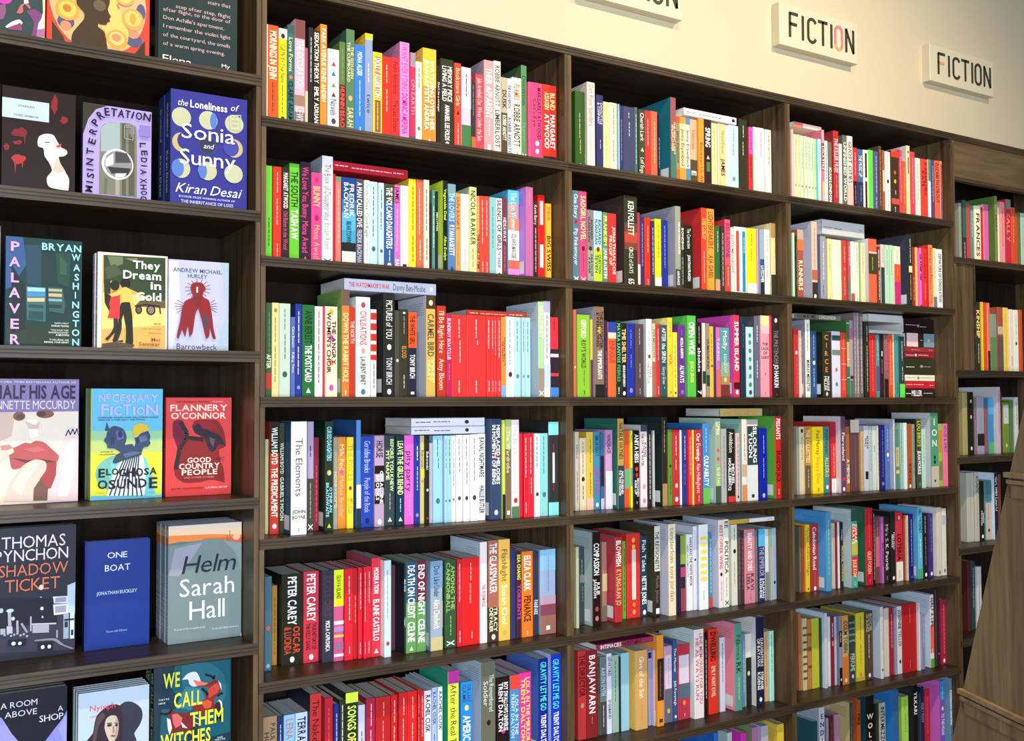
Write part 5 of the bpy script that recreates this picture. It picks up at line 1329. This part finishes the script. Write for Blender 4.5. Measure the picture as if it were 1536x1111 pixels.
face_book(C3, 475, 848, 81, 3, d, 0.025, 1, '6bd', 'dd4', [
    ('P', '9c9', [(475, 300), (846, 300), (842, 420), (474, 420)]), ('P', 'bc7', [(475, 350), (846, 350), (842, 420), (474, 420)]), ('P', 'dd3', [(474, 410), (844, 410), (840, 632), (472, 640)]), ('E', '7ba', (640, 520), 140, 100), ('P', '7cc', [(560, 640), (580, 460), (700, 420), (760, 440), (800, 560), (810, 640)]),
    ('P', 'eee', [(555, 640), (590, 520), (640, 440), (690, 372), (740, 420), (760, 560), (750, 634)]), *[('L', '234', [(570+q*24, 638), (618+q*14, 510), (660+q*9, 420)], 2.6) for q in range(8)],
    ('P', '345', [(585, 465), (610, 420), (680, 405), (735, 395), (735, 425), (640, 455), (600, 470)]), ('P', '568', [(640, 420), (700, 405), (740, 400), (735, 415), (650, 440)]),
    ('P', '346', [(560, 300), (590, 275), (640, 290), (658, 330), (648, 375), (690, 370), (700, 400), (640, 420), (610, 400), (590, 392), (560, 390), (555, 370), (540, 350), (552, 330)]), ('P', '569', [(600, 300), (640, 300), (645, 340), (610, 350)]), ('P', '346', [(545, 300), (555, 255), (568, 290), (590, 300)]), ('E', '235', (625, 318), 12, 18), ('P', '235', [(575, 330), (600, 340), (592, 375), (575, 370)]),
    ('P', '346', [(700, 330), (770, 300), (782, 330), (778, 350), (782, 365), (770, 380), (745, 388), (735, 410), (690, 400), (705, 360)]), ('P', '568', [(720, 330), (760, 320), (765, 350), (730, 360)]), ('P', 'db3', [(692, 280), (720, 262), (760, 268), (778, 295), (735, 310), (715, 330), (698, 335)]), ('E', '235', (715, 348), 9, 15),
    *[('T', 'bbe', ch, (x, y, x+w_, c_), 0, True) for ch, x, y, w_, c_ in (('N', 512, 110, 36, 36), ('E', 552, 108, 24, 26), ('C', 582, 108, 38, 42), ('E', 624, 110, 26, 34), ('S', 654, 112, 24, 38), ('S', 682, 112, 26, 38), ('A', 710, 112, 36, 36), ('R', 750, 108, 26, 26), ('Y', 782, 108, 40, 40))],
    *[('T', 'bbe', ch, (x, y, x+w_, c_), 0, True) for ch, x, y, w_, c_ in (('F', 524, 160, 42, 58), ('I', 572, 172, 12, 46), ('C', 590, 172, 42, 46), ('T', 638, 162, 44, 54), ('I', 690, 172, 12, 44), ('O', 708, 176, 42, 40), ('N', 758, 162, 62, 56))],
    ('T', '346', 'FOREVER FRESH AND EXCITING VOICE', (510, 229, 822, 6)), ('T', '346', 'FIERCE LITERARY FICTION', (510, 241, 750, 6)), ('T', '335', 'AUTHOR OF', (520, 407, 585, 7)), ('T', '335', 'VAGABONDS', (512, 420, 600, 7)),
    *[('T', '112', ch, (x, y, x+w_, c_), 0, True) for ch, x, y, w_, c_ in (('E', 510, 498, 34, 44), ('L', 550, 498, 26, 32), ('O', 580, 496, 32, 32), ('G', 616, 498, 36, 38), ('H', 658, 492, 40, 46), ('O', 702, 494, 40, 42), ('S', 746, 494, 26, 34), ('A', 776, 490, 36, 36))],
    *[('T', '112', ch, (x, y, x+w_, c_), 0, True) for ch, x, y, w_, c_ in (('O', 505, 558, 52, 44), ('S', 562, 556, 38, 46), ('U', 606, 552, 46, 48), ('N', 658, 550, 52, 48), ('D', 716, 548, 44, 46), ('E', 772, 542, 44, 54))]],
    [], 'sky blue and yellow face-out book with two heads facing apart')
face_book(C3, 446, 470, 80, 3, d+0.03, 0.025, 1, '454', '232', [], [], 'dark edged copy just behind the sky blue and yellow cover')
d = sb(3, 300, 740.5)
face_book(C3, 864, 1206, 127, 3, d, 0.02, 1, 'd44', 'b33', [
    ('P', '822', [(905, 250), (950, 245), (985, 330), (1050, 335), (1000, 280), (1020, 245), (1130, 245), (1165, 300), (1175, 380), (1140, 400), (1165, 500), (1170, 570), (1100, 555), (1040, 568), (960, 570), (915, 540), (905, 480), (925, 400), (900, 320)]),
    ('P', '713', [(905, 250), (950, 245), (975, 330), (940, 420), (905, 500), (925, 400), (900, 320)]), ('L', '322', [(940, 255), (975, 310), (968, 345), (935, 390), (915, 500)], 9), ('L', '322', [(970, 335), (1060, 345)], 9), ('P', '323', [(1002, 285), (1035, 262), (1090, 300), (1140, 320), (1178, 380), (1138, 372), (1122, 400), (1100, 408), (1080, 380), (1060, 330), (1020, 315)]), ('P', '645', [(1090, 330), (1120, 345), (1110, 385), (1095, 360)]), ('P', '923', [(1000, 250), (1100, 248), (1140, 290), (1060, 290), (1030, 255)]),
    ('P', 'd44', [(1140, 420), (1170, 400), (1168, 460), (1150, 470)]), ('T', '322', 'YEC', (1125, 438, 1165, 16), 0.2, True),
    ('T', 'fdc', 'FLANNERY', (886, 164, 1184, 32), 0, True), ('T', 'fdc', "O'CONNOR", (890, 206, 1176, 32), 0, True), ('T', 'fdc', 'GOOD', (975, 440, 1098, 26), 0, True), ('T', 'fdc', 'COUNTRY', (932, 472, 1143, 28), 0, True), ('T', 'fdc', 'PEOPLE', (945, 504, 1130, 27), 0, True), ('T', 'd77', 'AND OTHER STORIES', (955, 540, 1115, 9)), ('T', '811', 'SELECTED AND INTRODUCED BY', (890, 600, 1060, 7)), ('T', 'fbb', 'LAUREN GROFF', (1070, 590, 1182, 10)), ('T', '811', 'THE CENTENARY EDITION', (915, 146, 1090, 7)), ('T', 'fbb', 'CLASSIC', (1105, 144, 1160, 7))],
    [], 'bright red face-out book with a dark red bird-like figure, on the fourth shelf')
# fifth shelf
d = sb(4, 60, 977)
face_book(CF, -120, 576, 105, 4, d, 0.038, 1, '223', '223', [
    ('P', '334', [(-100, 760), (570, 700), (566, 1030), (-100, 1060)]), ('P', '112', [(-100, 640), (400, 640), (440, 840), (250, 840), (-100, 900)]),
    ('P', 'bcd', [(510, 545), (570, 520), (566, 760), (510, 750)]), ('P', 'dde', [(400, 630), (515, 625), (512, 680), (408, 682)]), ('P', 'dde', [(402, 690), (518, 682), (514, 758), (408, 770)]), ('R', '99a', (418, 640), (500, 668)), ('R', '99a', (418, 705), (500, 745)), ('P', '9ab', [(480, 758), (520, 755), (518, 945), (478, 950)]), ('P', 'cde', [(530, 755), (562, 750), (560, 945), (528, 948)]), ('R', '223', (488, 820), (512, 860)), ('R', '223', (536, 880), (554, 920)), ('R', '223', (485, 800), (560, 806)),
    ('P', 'aab', [(245, 845), (370, 840), (370, 900), (245, 905)]), ('L', 'bbc', [(235, 838), (425, 832)], 3), ('P', '889', [(260, 958), (420, 945), (480, 990), (560, 1020), (540, 1024), (450, 990), (400, 960), (260, 968)]),
    ('L', 'aab', [(70, 730), (75, 900)], 6), ('L', 'aab', [(130, 810), (132, 900)], 4), ('L', '99a', [(160, 830), (205, 900)], 4), ('L', 'aab', [(232, 778), (232, 890)], 3), ('L', '99a', [(430, 880), (430, 940)], 3), ('E', 'cdd', (75, 735), 28, 14), ('E', 'bcc', (8, 735), 16, 18), ('E', 'eff', (98, 795), 12, 14), ('E', 'eff', (316, 718), 12, 13), ('E', 'bcc', (308, 632), 8, 4), ('E', 'bcc', (320, 782), 7, 9),
    *[('E', 'aab', (10+q*24, 905+((q*37) % 23)), 9, 9) for q in range(9)], ('P', '112', [(60, 960), (200, 950), (190, 1000), (60, 1005)]), ('E', 'eef', (100, 982), 16, 14), ('E', 'eef', (148, 980), 14, 12), ('P', '112', [(280, 980), (400, 970), (395, 1035), (285, 1035)]), ('E', 'fff', (320, 1008), 14, 14), ('E', 'fff', (370, 1004), 13, 14), ('P', 'aab', [(0, 870), (38, 868), (38, 912), (0, 915)]), ('P', 'bbc', [(48, 850), (92, 850), (92, 905), (48, 905)]),
    ('T', 'edd', 'THOMAS', (10, 180, 492, 92), 0, False), ('T', 'edd', 'PYNCHON', (-40, 285, 512, 90), 0, False), ('T', 'd75', 'SHADOW', (-10, 395, 512, 90), 0, False), ('T', 'd75', 'TICKET', (35, 503, 450, 95), 0, False), ('E', 'fdb', (308, 556), 16, 20)],
    [], 'black face-out hardback with a neon street at night and white and orange capitals')
d = sb(4, 170, 962.5)
face_book(C4, 403, 712, 160, 4, d, 0.022, 1, '138', '127', [
    ('T', 'eee', 'ONE', (510, 218, 604, 28), 0, False), ('T', 'eee', 'BOAT', (498, 278, 618, 30), 0, False), ('T', 'bcd', 'JONATHAN BUCKLEY', (458, 406, 650, 16), 0, True), ('T', '9ad', 'Fitzcarraldo Editions', (504, 588, 602, 11), 0, False), ('P', '127', [(403, 160), (414, 160), (414, 650), (403, 652)])],
    [], 'plain royal blue face-out book with small white serif words')
d = sb(4, 260, 966.5)
face_book(C4, 800, 1170, 82, 4, d, 0.021, 5, '889', '9ab', [
    ('P', 'dcb', [(790, 80), (1180, 68), (1180, 120), (790, 135)]), ('P', 'eca', [(790, 110), (1180, 95), (1180, 130), (790, 150)]), ('P', 'e84', [(790, 140), (900, 135), (1000, 130), (1180, 130), (1180, 165), (790, 180)]), ('P', 'd63', [(960, 150), (1180, 140), (1180, 168), (960, 172)]),
    ('P', '788', [(790, 180), (860, 178), (930, 162), (1000, 152), (1060, 156), (1120, 166), (1180, 170), (1180, 660), (790, 660)]), ('P', '677', [(790, 178), (850, 168), (930, 164), (860, 182), (790, 190)]), ('P', '899', [(1060, 158), (1180, 172), (1180, 300), (1120, 220)]), ('P', '99a', [(830, 200), (960, 170), (900, 260), (850, 330), (800, 330)]), ('E', 'fb9', (1121, 142), 17, 15), ('L', 'a53', [(1090, 112), (1090, 162)], 1.2), ('L', 'a53', [(1078, 135), (1078, 162)], 1.2),
    ('T', '223', 'Helm', (862, 235, 1112, 85), 0.22, False), ('T', 'eee', 'Sarah', (852, 345, 1110, 85), 0, False), ('T', 'eee', 'Hall', (898, 448, 1065, 90), 0, False), ('T', 'dde', 'A writer of show-stopping genius', (825, 580, 972, 10), 0, False), ('T', 'dde', 'A rich, life-filled adventure', (1005, 573, 1132, 10), 0, False), ('R', 'ccd', (1140, 598), (1148, 615))],
    ['=fc9 3-10', '=e84 10-17', 'eee:Sarah Hall Helm 42-92'], 'foremost grey book of its stack, with an orange sky over a grey hill', '{n} copy back in the stack of grey books with orange sky', 'stack of grey books on the fifth shelf')
# sixth shelf
face_book(CD, -260, 645, 245, 5, 0.045, 0.02, 3, '112', '235', [
    ('P', '99d', [(-250, 440), (-60, 470), (10, 490), (60, 560), (110, 640), (180, 730), (220, 1500), (-250, 1500)]), ('P', '88d', [(645, 420), (600, 500), (520, 600), (430, 720), (400, 1500), (645, 1500)]), ('P', '99e', [(645, 440), (625, 480), (560, 590), (600, 700), (645, 720)]),
    ('T', 'dde', 'A ROOM', (5, 355, 358, 58), 0, False), ('T', 'dde', 'ABOVE', (45, 440, 355, 58), 0, False), ('T', 'dde', 'A', (555, 376, 606, 50), 0, False), ('T', 'dde', 'SHOP', (378, 470, 608, 62), 0, False)],
    [], 'front black book of three, pale lilac curves and typewriter capitals, on the sixth shelf', '{n} copy back behind the black and lilac curve cover', 'stack of black and lilac books')
face_book(CD, 752, 1432, 215, 5, 0.04, 0.014, 4, 'bcd', 'abb', [
    ('P', '334', [(1150, 370), (1200, 338), (1260, 335), (1320, 365), (1360, 410), (1368, 480), (1340, 560), (1290, 640), (1310, 700), (1330, 1400), (1120, 1400), (1120, 420)]), ('P', '323', [(930, 470), (1000, 400), (1060, 365), (1120, 362), (1160, 380), (1180, 500), (1175, 640), (1160, 780), (1180, 1400), (840, 1400), (830, 720), (890, 640), (905, 560)]), ('P', '544', [(930, 500), (980, 440), (1010, 470), (950, 560), (920, 700), (880, 900), (850, 900), (900, 640)]),
    ('P', 'cba', [(1020, 500), (1060, 470), (1110, 470), (1135, 520), (1138, 600), (1120, 680), (1085, 720), (1050, 715), (1020, 650), (1003, 580)]), ('P', 'a98', [(1110, 480), (1135, 520), (1138, 600), (1120, 680), (1095, 710), (1112, 600)]), ('E', '322', (1050, 562), 24, 12), ('E', '322', (1116, 560), 14, 11), ('P', '433', [(1025, 540), (1075, 535), (1072, 545), (1030, 550)]), ('P', '433', [(1098, 535), (1130, 538), (1130, 546), (1098, 544)]), ('P', 'a54', [(1055, 662), (1082, 650), (1112, 660), (1085, 676)]), ('P', 'a87', [(1080, 570), (1096, 570), (1100, 630), (1080, 634)]),
    ('T', 'd45', 'Nymph', (862, 378, 1105, 50), 0, False), ('T', 'c55', 'A NOVEL', (862, 478, 935, 14), 0, False)],
    [], 'front pale blue book with a long-haired woman and her dark shadow', '{n} copy back behind the pale blue book with the woman', 'stack of pale blue books')
face_book(CE, 312, 1205, 115, 5, 0.035, 0.024, 3, '134', '122', [
    ('P', '156', [(560, 100), (1190, 70), (1190, 900), (900, 980), (600, 520), (500, 380)]), ('P', '267', [(640, 140), (950, 110), (1120, 250), (1130, 520), (960, 640), (760, 560), (650, 400)]), ('P', '378', [(680, 380), (860, 400), (900, 540), (760, 640), (600, 700), (560, 620)]), ('P', '256', [(400, 640), (700, 640), (700, 1000), (380, 1000)]), ('P', '234', [(312, 100), (420, 100), (380, 700), (312, 900)]),
    ('P', '322', [(1000, 640), (1020, 580), (1060, 540), (1095, 600), (1090, 660), (1000, 680)]), ('P', 'eee', [(1040, 560), (1065, 532), (1095, 560), (1098, 640), (1085, 645), (1080, 580), (1060, 545)]),
    ('P', '822', [(840, 330), (900, 340), (960, 340), (1010, 300), (1060, 320), (1090, 380), (1070, 450), (1030, 500), (1000, 540), (1010, 600), (990, 660), (880, 700), (760, 640), (750, 620), (840, 560), (900, 520), (915, 450), (950, 390), (880, 380), (800, 375)]), ('P', 'b43', [(930, 430), (1000, 360), (1040, 340), (1070, 390), (1040, 450), (980, 490), (950, 520)]), ('P', 'c53', [(850, 560), (930, 530), (980, 560), (970, 620), (900, 640)]), ('P', 'fee', [(1050, 310), (1085, 350), (1090, 420), (1075, 380)]),
    ('P', 'dde', [(635, 305), (690, 240), (750, 212), (800, 215), (835, 270), (850, 330), (820, 370), (760, 380), (720, 350), (705, 300), (660, 300)]), ('P', 'e76', [(760, 300), (840, 320), (940, 340), (900, 365), (800, 370)]),
    ('P', '722', [(480, 660), (510, 640), (560, 680), (660, 690), (740, 680), (760, 860), (700, 920), (600, 880), (560, 920), (530, 980), (500, 960), (520, 860), (500, 760)]), ('P', 'c66', [(520, 700), (580, 690), (640, 740), (620, 820), (560, 860), (530, 800)]), ('P', 'dde', [(460, 740), (500, 760), (520, 860), (490, 940), (470, 860)]), ('P', 'fdd', [(620, 780), (700, 860), (640, 850)]), ('L', '112', [(385, 690), (440, 700), (490, 690), (520, 640)], 4), ('L', '112', [(900, 240), (970, 260), (1000, 290), (1010, 250)], 4), ('L', '112', [(860, 400), (920, 450), (930, 480)], 5), ('L', '112', [(1040, 490), (1080, 455), (1105, 462)], 4), ('L', '334', [(790, 700), (800, 860)], 7), ('L', 'bbc', [(770, 720), (830, 750)], 2), ('L', 'bbc', [(770, 790), (830, 810)], 2),
    ('T', 'dd4', 'WE', (418, 235, 608, 165), 0, True), ('T', 'dd4', 'CALL', (540, 460, 865, 165), 0, True), ('T', 'dd4', 'THEM', (725, 680, 1105, 160), 0, True), ('T', 'dd4', 'WITCHES', (385, 940, 960, 160), 0, True), ('T', 'bcc', "THEY'RE", (362, 528, 484, 18)), ('T', 'bcc', 'HERE', (362, 568, 440, 18)), ('T', 'bcc', 'AND', (1035, 955, 1100, 18)), ('T', 'bcc', "THEY'RE", (1005, 985, 1128, 18))],
    ['cd9:WE CALL THEM WITCHES 4-70'], 'front teal book with a twisting red fox and tall yellow capitals', '{n} copy back behind the teal book with the red fox', 'stack of teal fox books')

# ---------------------------------------------------------------- wall signs
def plain(name, col, rough, bump=0.03):
    m, N, L, b = new_mat(name, rough, 0.3)
    no = N.new('ShaderNodeTexNoise'); no.inputs['Scale'].default_value = 30; tc = N.new('ShaderNodeTexCoord'); mx = N.new('ShaderNodeMix'); mx.data_type = 'RGBA'
    mx.inputs['A'].default_value = (*[v*0.94 for v in col], 1); mx.inputs['B'].default_value = (*col, 1)
    L.new(tc.outputs['Object'], no.inputs['Vector']); L.new(no.outputs['Fac'], mx.inputs['Factor']); L.new(mx.outputs['Result'], b.inputs['Base Color']); return m
M_SIGN = plain('cream_sign_paint', (0.68, 0.595, 0.43), 0.6); M_LET = plain('dark_green_letter_paint', (0.045, 0.045, 0.025), 0.5)
M_PINK = plain('pink_letter_paint', (0.70, 0.20, 0.22), 0.5); M_ORG = plain('orange_letter_paint', (0.75, 0.36, 0.10), 0.5)
def stroke(bg, pts, hw, y0, y1, mats):
    """flat letter stroke with round joints, raised from y0 to y1"""
    for i, (a, c) in enumerate(zip(pts, pts[1:])):
        l = math.hypot(c[0]-a[0], c[1]-a[1])
        if l < 1e-5: continue
        ux, uz = (c[0]-a[0])/l, (c[1]-a[1])/l; e = hw*0.35
        a2 = (a[0]-ux*e, a[1]-uz*e); c2 = (c[0]+ux*e, c[1]+uz*e); nx, nz = -uz*hw, ux*hw
        mt = mats[min(i*len(mats)//max(1, len(pts)-1), len(mats)-1)]
        bg.prism([(a2[0]+nx, a2[1]+nz), (c2[0]+nx, c2[1]+nz), (c2[0]-nx, c2[1]-nz), (a2[0]-nx, a2[1]-nz)], y0+0.00002*i, y1+0.00002*i, mt, axis=1)
def arc(cx, cz, rx, rz, a0, a1, n=14): return [(cx+rx*math.cos(math.radians(a0+(a1-a0)*q/n)), cz+rz*math.sin(math.radians(a0+(a1-a0)*q/n))) for q in range(n+1)]
YS = WALLY-0.034
def sign(x0, x1, z0, z1, label, pink_o=False, orange_f=False):
    w, h = x1-x0, z1-z0
    r = root('wall_sign', (x0, YS, z0), label, 'sign', 'cream wall signs above the bookcases')
    bg = Bag(); bv = 0.002
    bg.prism([(0, bv), (bv, 0), (w-bv, 0), (w, bv), (w, 0.0335), (0, 0.0335)], 0, h, M_SIGN); bg.build('board', r)
    lx = {'F': 0.145, 'I': 0.30, 'C': 0.43, 'T': 0.555, 'i': 0.685, 'O': 0.775, 'N': 0.885}
    zb, zt = h*0.24, h*0.80; H = zt-zb; hw = 0.0052; y0, y1 = -0.0022, -0.0001
    def L_(name, strokes, lab=None):
        bg = Bag()
        for pts, mats in strokes: stroke(bg, pts, hw, y0, y1, mats)
        o = bg.build('letter', r)
        if lab: o['label'] = lab
    K = [M_LET]; ww = w*0.095
    x = w*0.125
    L_('F', [([(x, zb), (x, zt)], K), ([(x, zt), (x+ww*1.0, zt)], K), ([(x, zb+H*0.55), (x+ww*0.85, zb+H*0.55)], [M_ORG] if orange_f else K)], 'letter with an orange crossbar' if orange_f else None)
    x = w*0.285; L_('I', [([(x, zb), (x, zt)], K)])
    cx = w*0.40; L_('C', [(arc(cx, zt-H*0.22, ww*0.5, H*0.22, 20, 180, 8)+[(cx-ww*0.5, zb+H*0.22)]+arc(cx, zb+H*0.22, ww*0.5, H*0.22, 180, 340, 8), K)])
    x = w*0.54; L_('T', [([(x, zb), (x, zt)], K), ([(x-ww*0.58, zt), (x+ww*0.58, zt)], K)])
    x = w*0.65; L_('I', [([(x, zb), (x, zt)], K)])
    cx = w*0.745; rx = ww*0.47
    L_('O', [(arc(cx, zt-H*0.22, rx, H*0.22, 0, 180, 8)+arc(cx, zb+H*0.22, rx, H*0.22, 180, 360, 8)+[(cx+rx, zt-H*0.22)], [M_PINK, M_PINK, M_ORG, M_PINK] if pink_o else K)], 'letter painted pink to orange' if pink_o else None)
    x = w*0.845; L_('N', [([(x, zb), (x, zt)], K), ([(x, zt), (x+ww, zb)], K), ([(x+ww, zb), (x+ww, zt)], K)])
def rect_of(tl, tr, bl, brc):
    a, b_, c_, d_ = on_y(*tl, YS), on_y(*tr, YS), on_y(*bl, YS), on_y(*brc, YS)
    return (a[0]+c_[0])/2, (b_[0]+d_[0])/2, (c_[1]+d_[1])/2, (a[1]+b_[1])/2
S2 = rect_of((1170.6, 3.5), (1288, 37.4), (1167.7, 66.8), (1284.3, 94.2))
S3 = rect_of((1396.6, 65.7), (1492.5, 95), (1393.2, 121), (1487.9, 143.4))
sign(*S2, 'cream wall sign whose letter O is painted pink and orange', pink_o=True)
sign(*S3, 'cream wall sign whose letter F has an orange crossbar', orange_f=True)
a = on_y(1023.5, 30.6, YS)
sign(a[0]-(S2[1]-S2[0]), a[0], a[1], a[1]+(S2[3]-S2[2]), 'cream wall sign with all dark letters, cut off by the top border')

# ---------------------------------------------------------------- sloping display stand, lower right
A = CAM + ray(1442, 1031)*1.75; B = CAM + ray(1536, 1077)*1.75*0.905
e = Vector((B.x-A.x, B.y-A.y, 0)).normalized(); nrm = Vector((e.y, -e.x, 0))
if nrm.dot(CAM-A) < 0: nrm = -nrm
def on_plane(px_, py_):
    dd = ray(px_, py_); t = (A-CAM).dot(nrm)/dd.dot(nrm); p = CAM+dd*t; return (p-A).dot(e), p.z
s0, z0 = on_plane(1428, 1111); s1, z1 = on_plane(1540, 592)
slope = (s1-s0)/(z1-z0); sF = s0-slope*z0; zT = z1+0.10; sT = sF+slope*zT; WID = 2*(sT-sF)+0.16
st = root('display_stand', (A.x, A.y, 0), 'tapering brown plywood display stand with pale ledge strips, in front of the far bookcase', 'display stand')
ang = math.atan2(e.y, e.x)
st.rotation_euler = (0, 0, ang)
# local frame: x along the panel, y = away from / towards the viewer, z up
sgn = 1.0 if Vector((-e.y, e.x, 0)).dot(nrm) > 0 else -1.0
bg = Bag(); bg.prism([(sF, 0.0), (sF+WID, 0.0), (sF+WID-(sT-sF), zT), (sT, zT)], -0.018*sgn, 0.0, W_STAND, axis=1); bg.build('side_panel', st)
for (qx, qy, off) in ((1442, 1033, 0.0), (1506, 709, 0.0)):
    s_, z_ = on_plane(qx, qy)
    sa = sF+slope*z_-0.004; sb_ = sF+WID-slope*z_+0.004
    bg = Bag()
    ya, yb2 = (0.0004*sgn, 0.009*sgn)
    lo_, hi_ = min(ya, yb2), max(ya, yb2)
    bg.box(sa, sb_, lo_, hi_, z_-0.006, z_+0.002, W_LEDGE); 
    lo2, hi2 = min(ya, 0.007*sgn), max(ya, 0.007*sgn)
    bg.box(sa+0.004, sb_-0.004, lo2, hi2, z_-0.016, z_-0.0095, W_LEDGE)
    bg.build('ledge', st)
    bg = Bag(); bg.box(sa+0.012, sb_-0.012, min(ya, 0.004*sgn), max(ya, 0.004*sgn), z_-0.038, z_-0.0175, W_STAND); bg.build('cleat', st)
GAP = 0.34
bg = Bag(); bg.prism([(sF, 0.0), (sF+WID, 0.0), (sF+WID-(sT-sF), zT), (sT, zT)], -(GAP+0.018)*sgn, -GAP*sgn, W_STAND, axis=1); bg.build('side_panel', st)
for zz in (0.25, 0.62, 0.99, 1.33):
    sa = sF+slope*zz+0.02; sb_ = sF+WID-slope*zz-0.02
    bg = Bag(); bg.box(sa, sb_, min(-GAP*sgn, -0.0185*sgn), max(-GAP*sgn, -0.0185*sgn), zz-0.018, zz, W_STAND); bg.build('shelf', st)
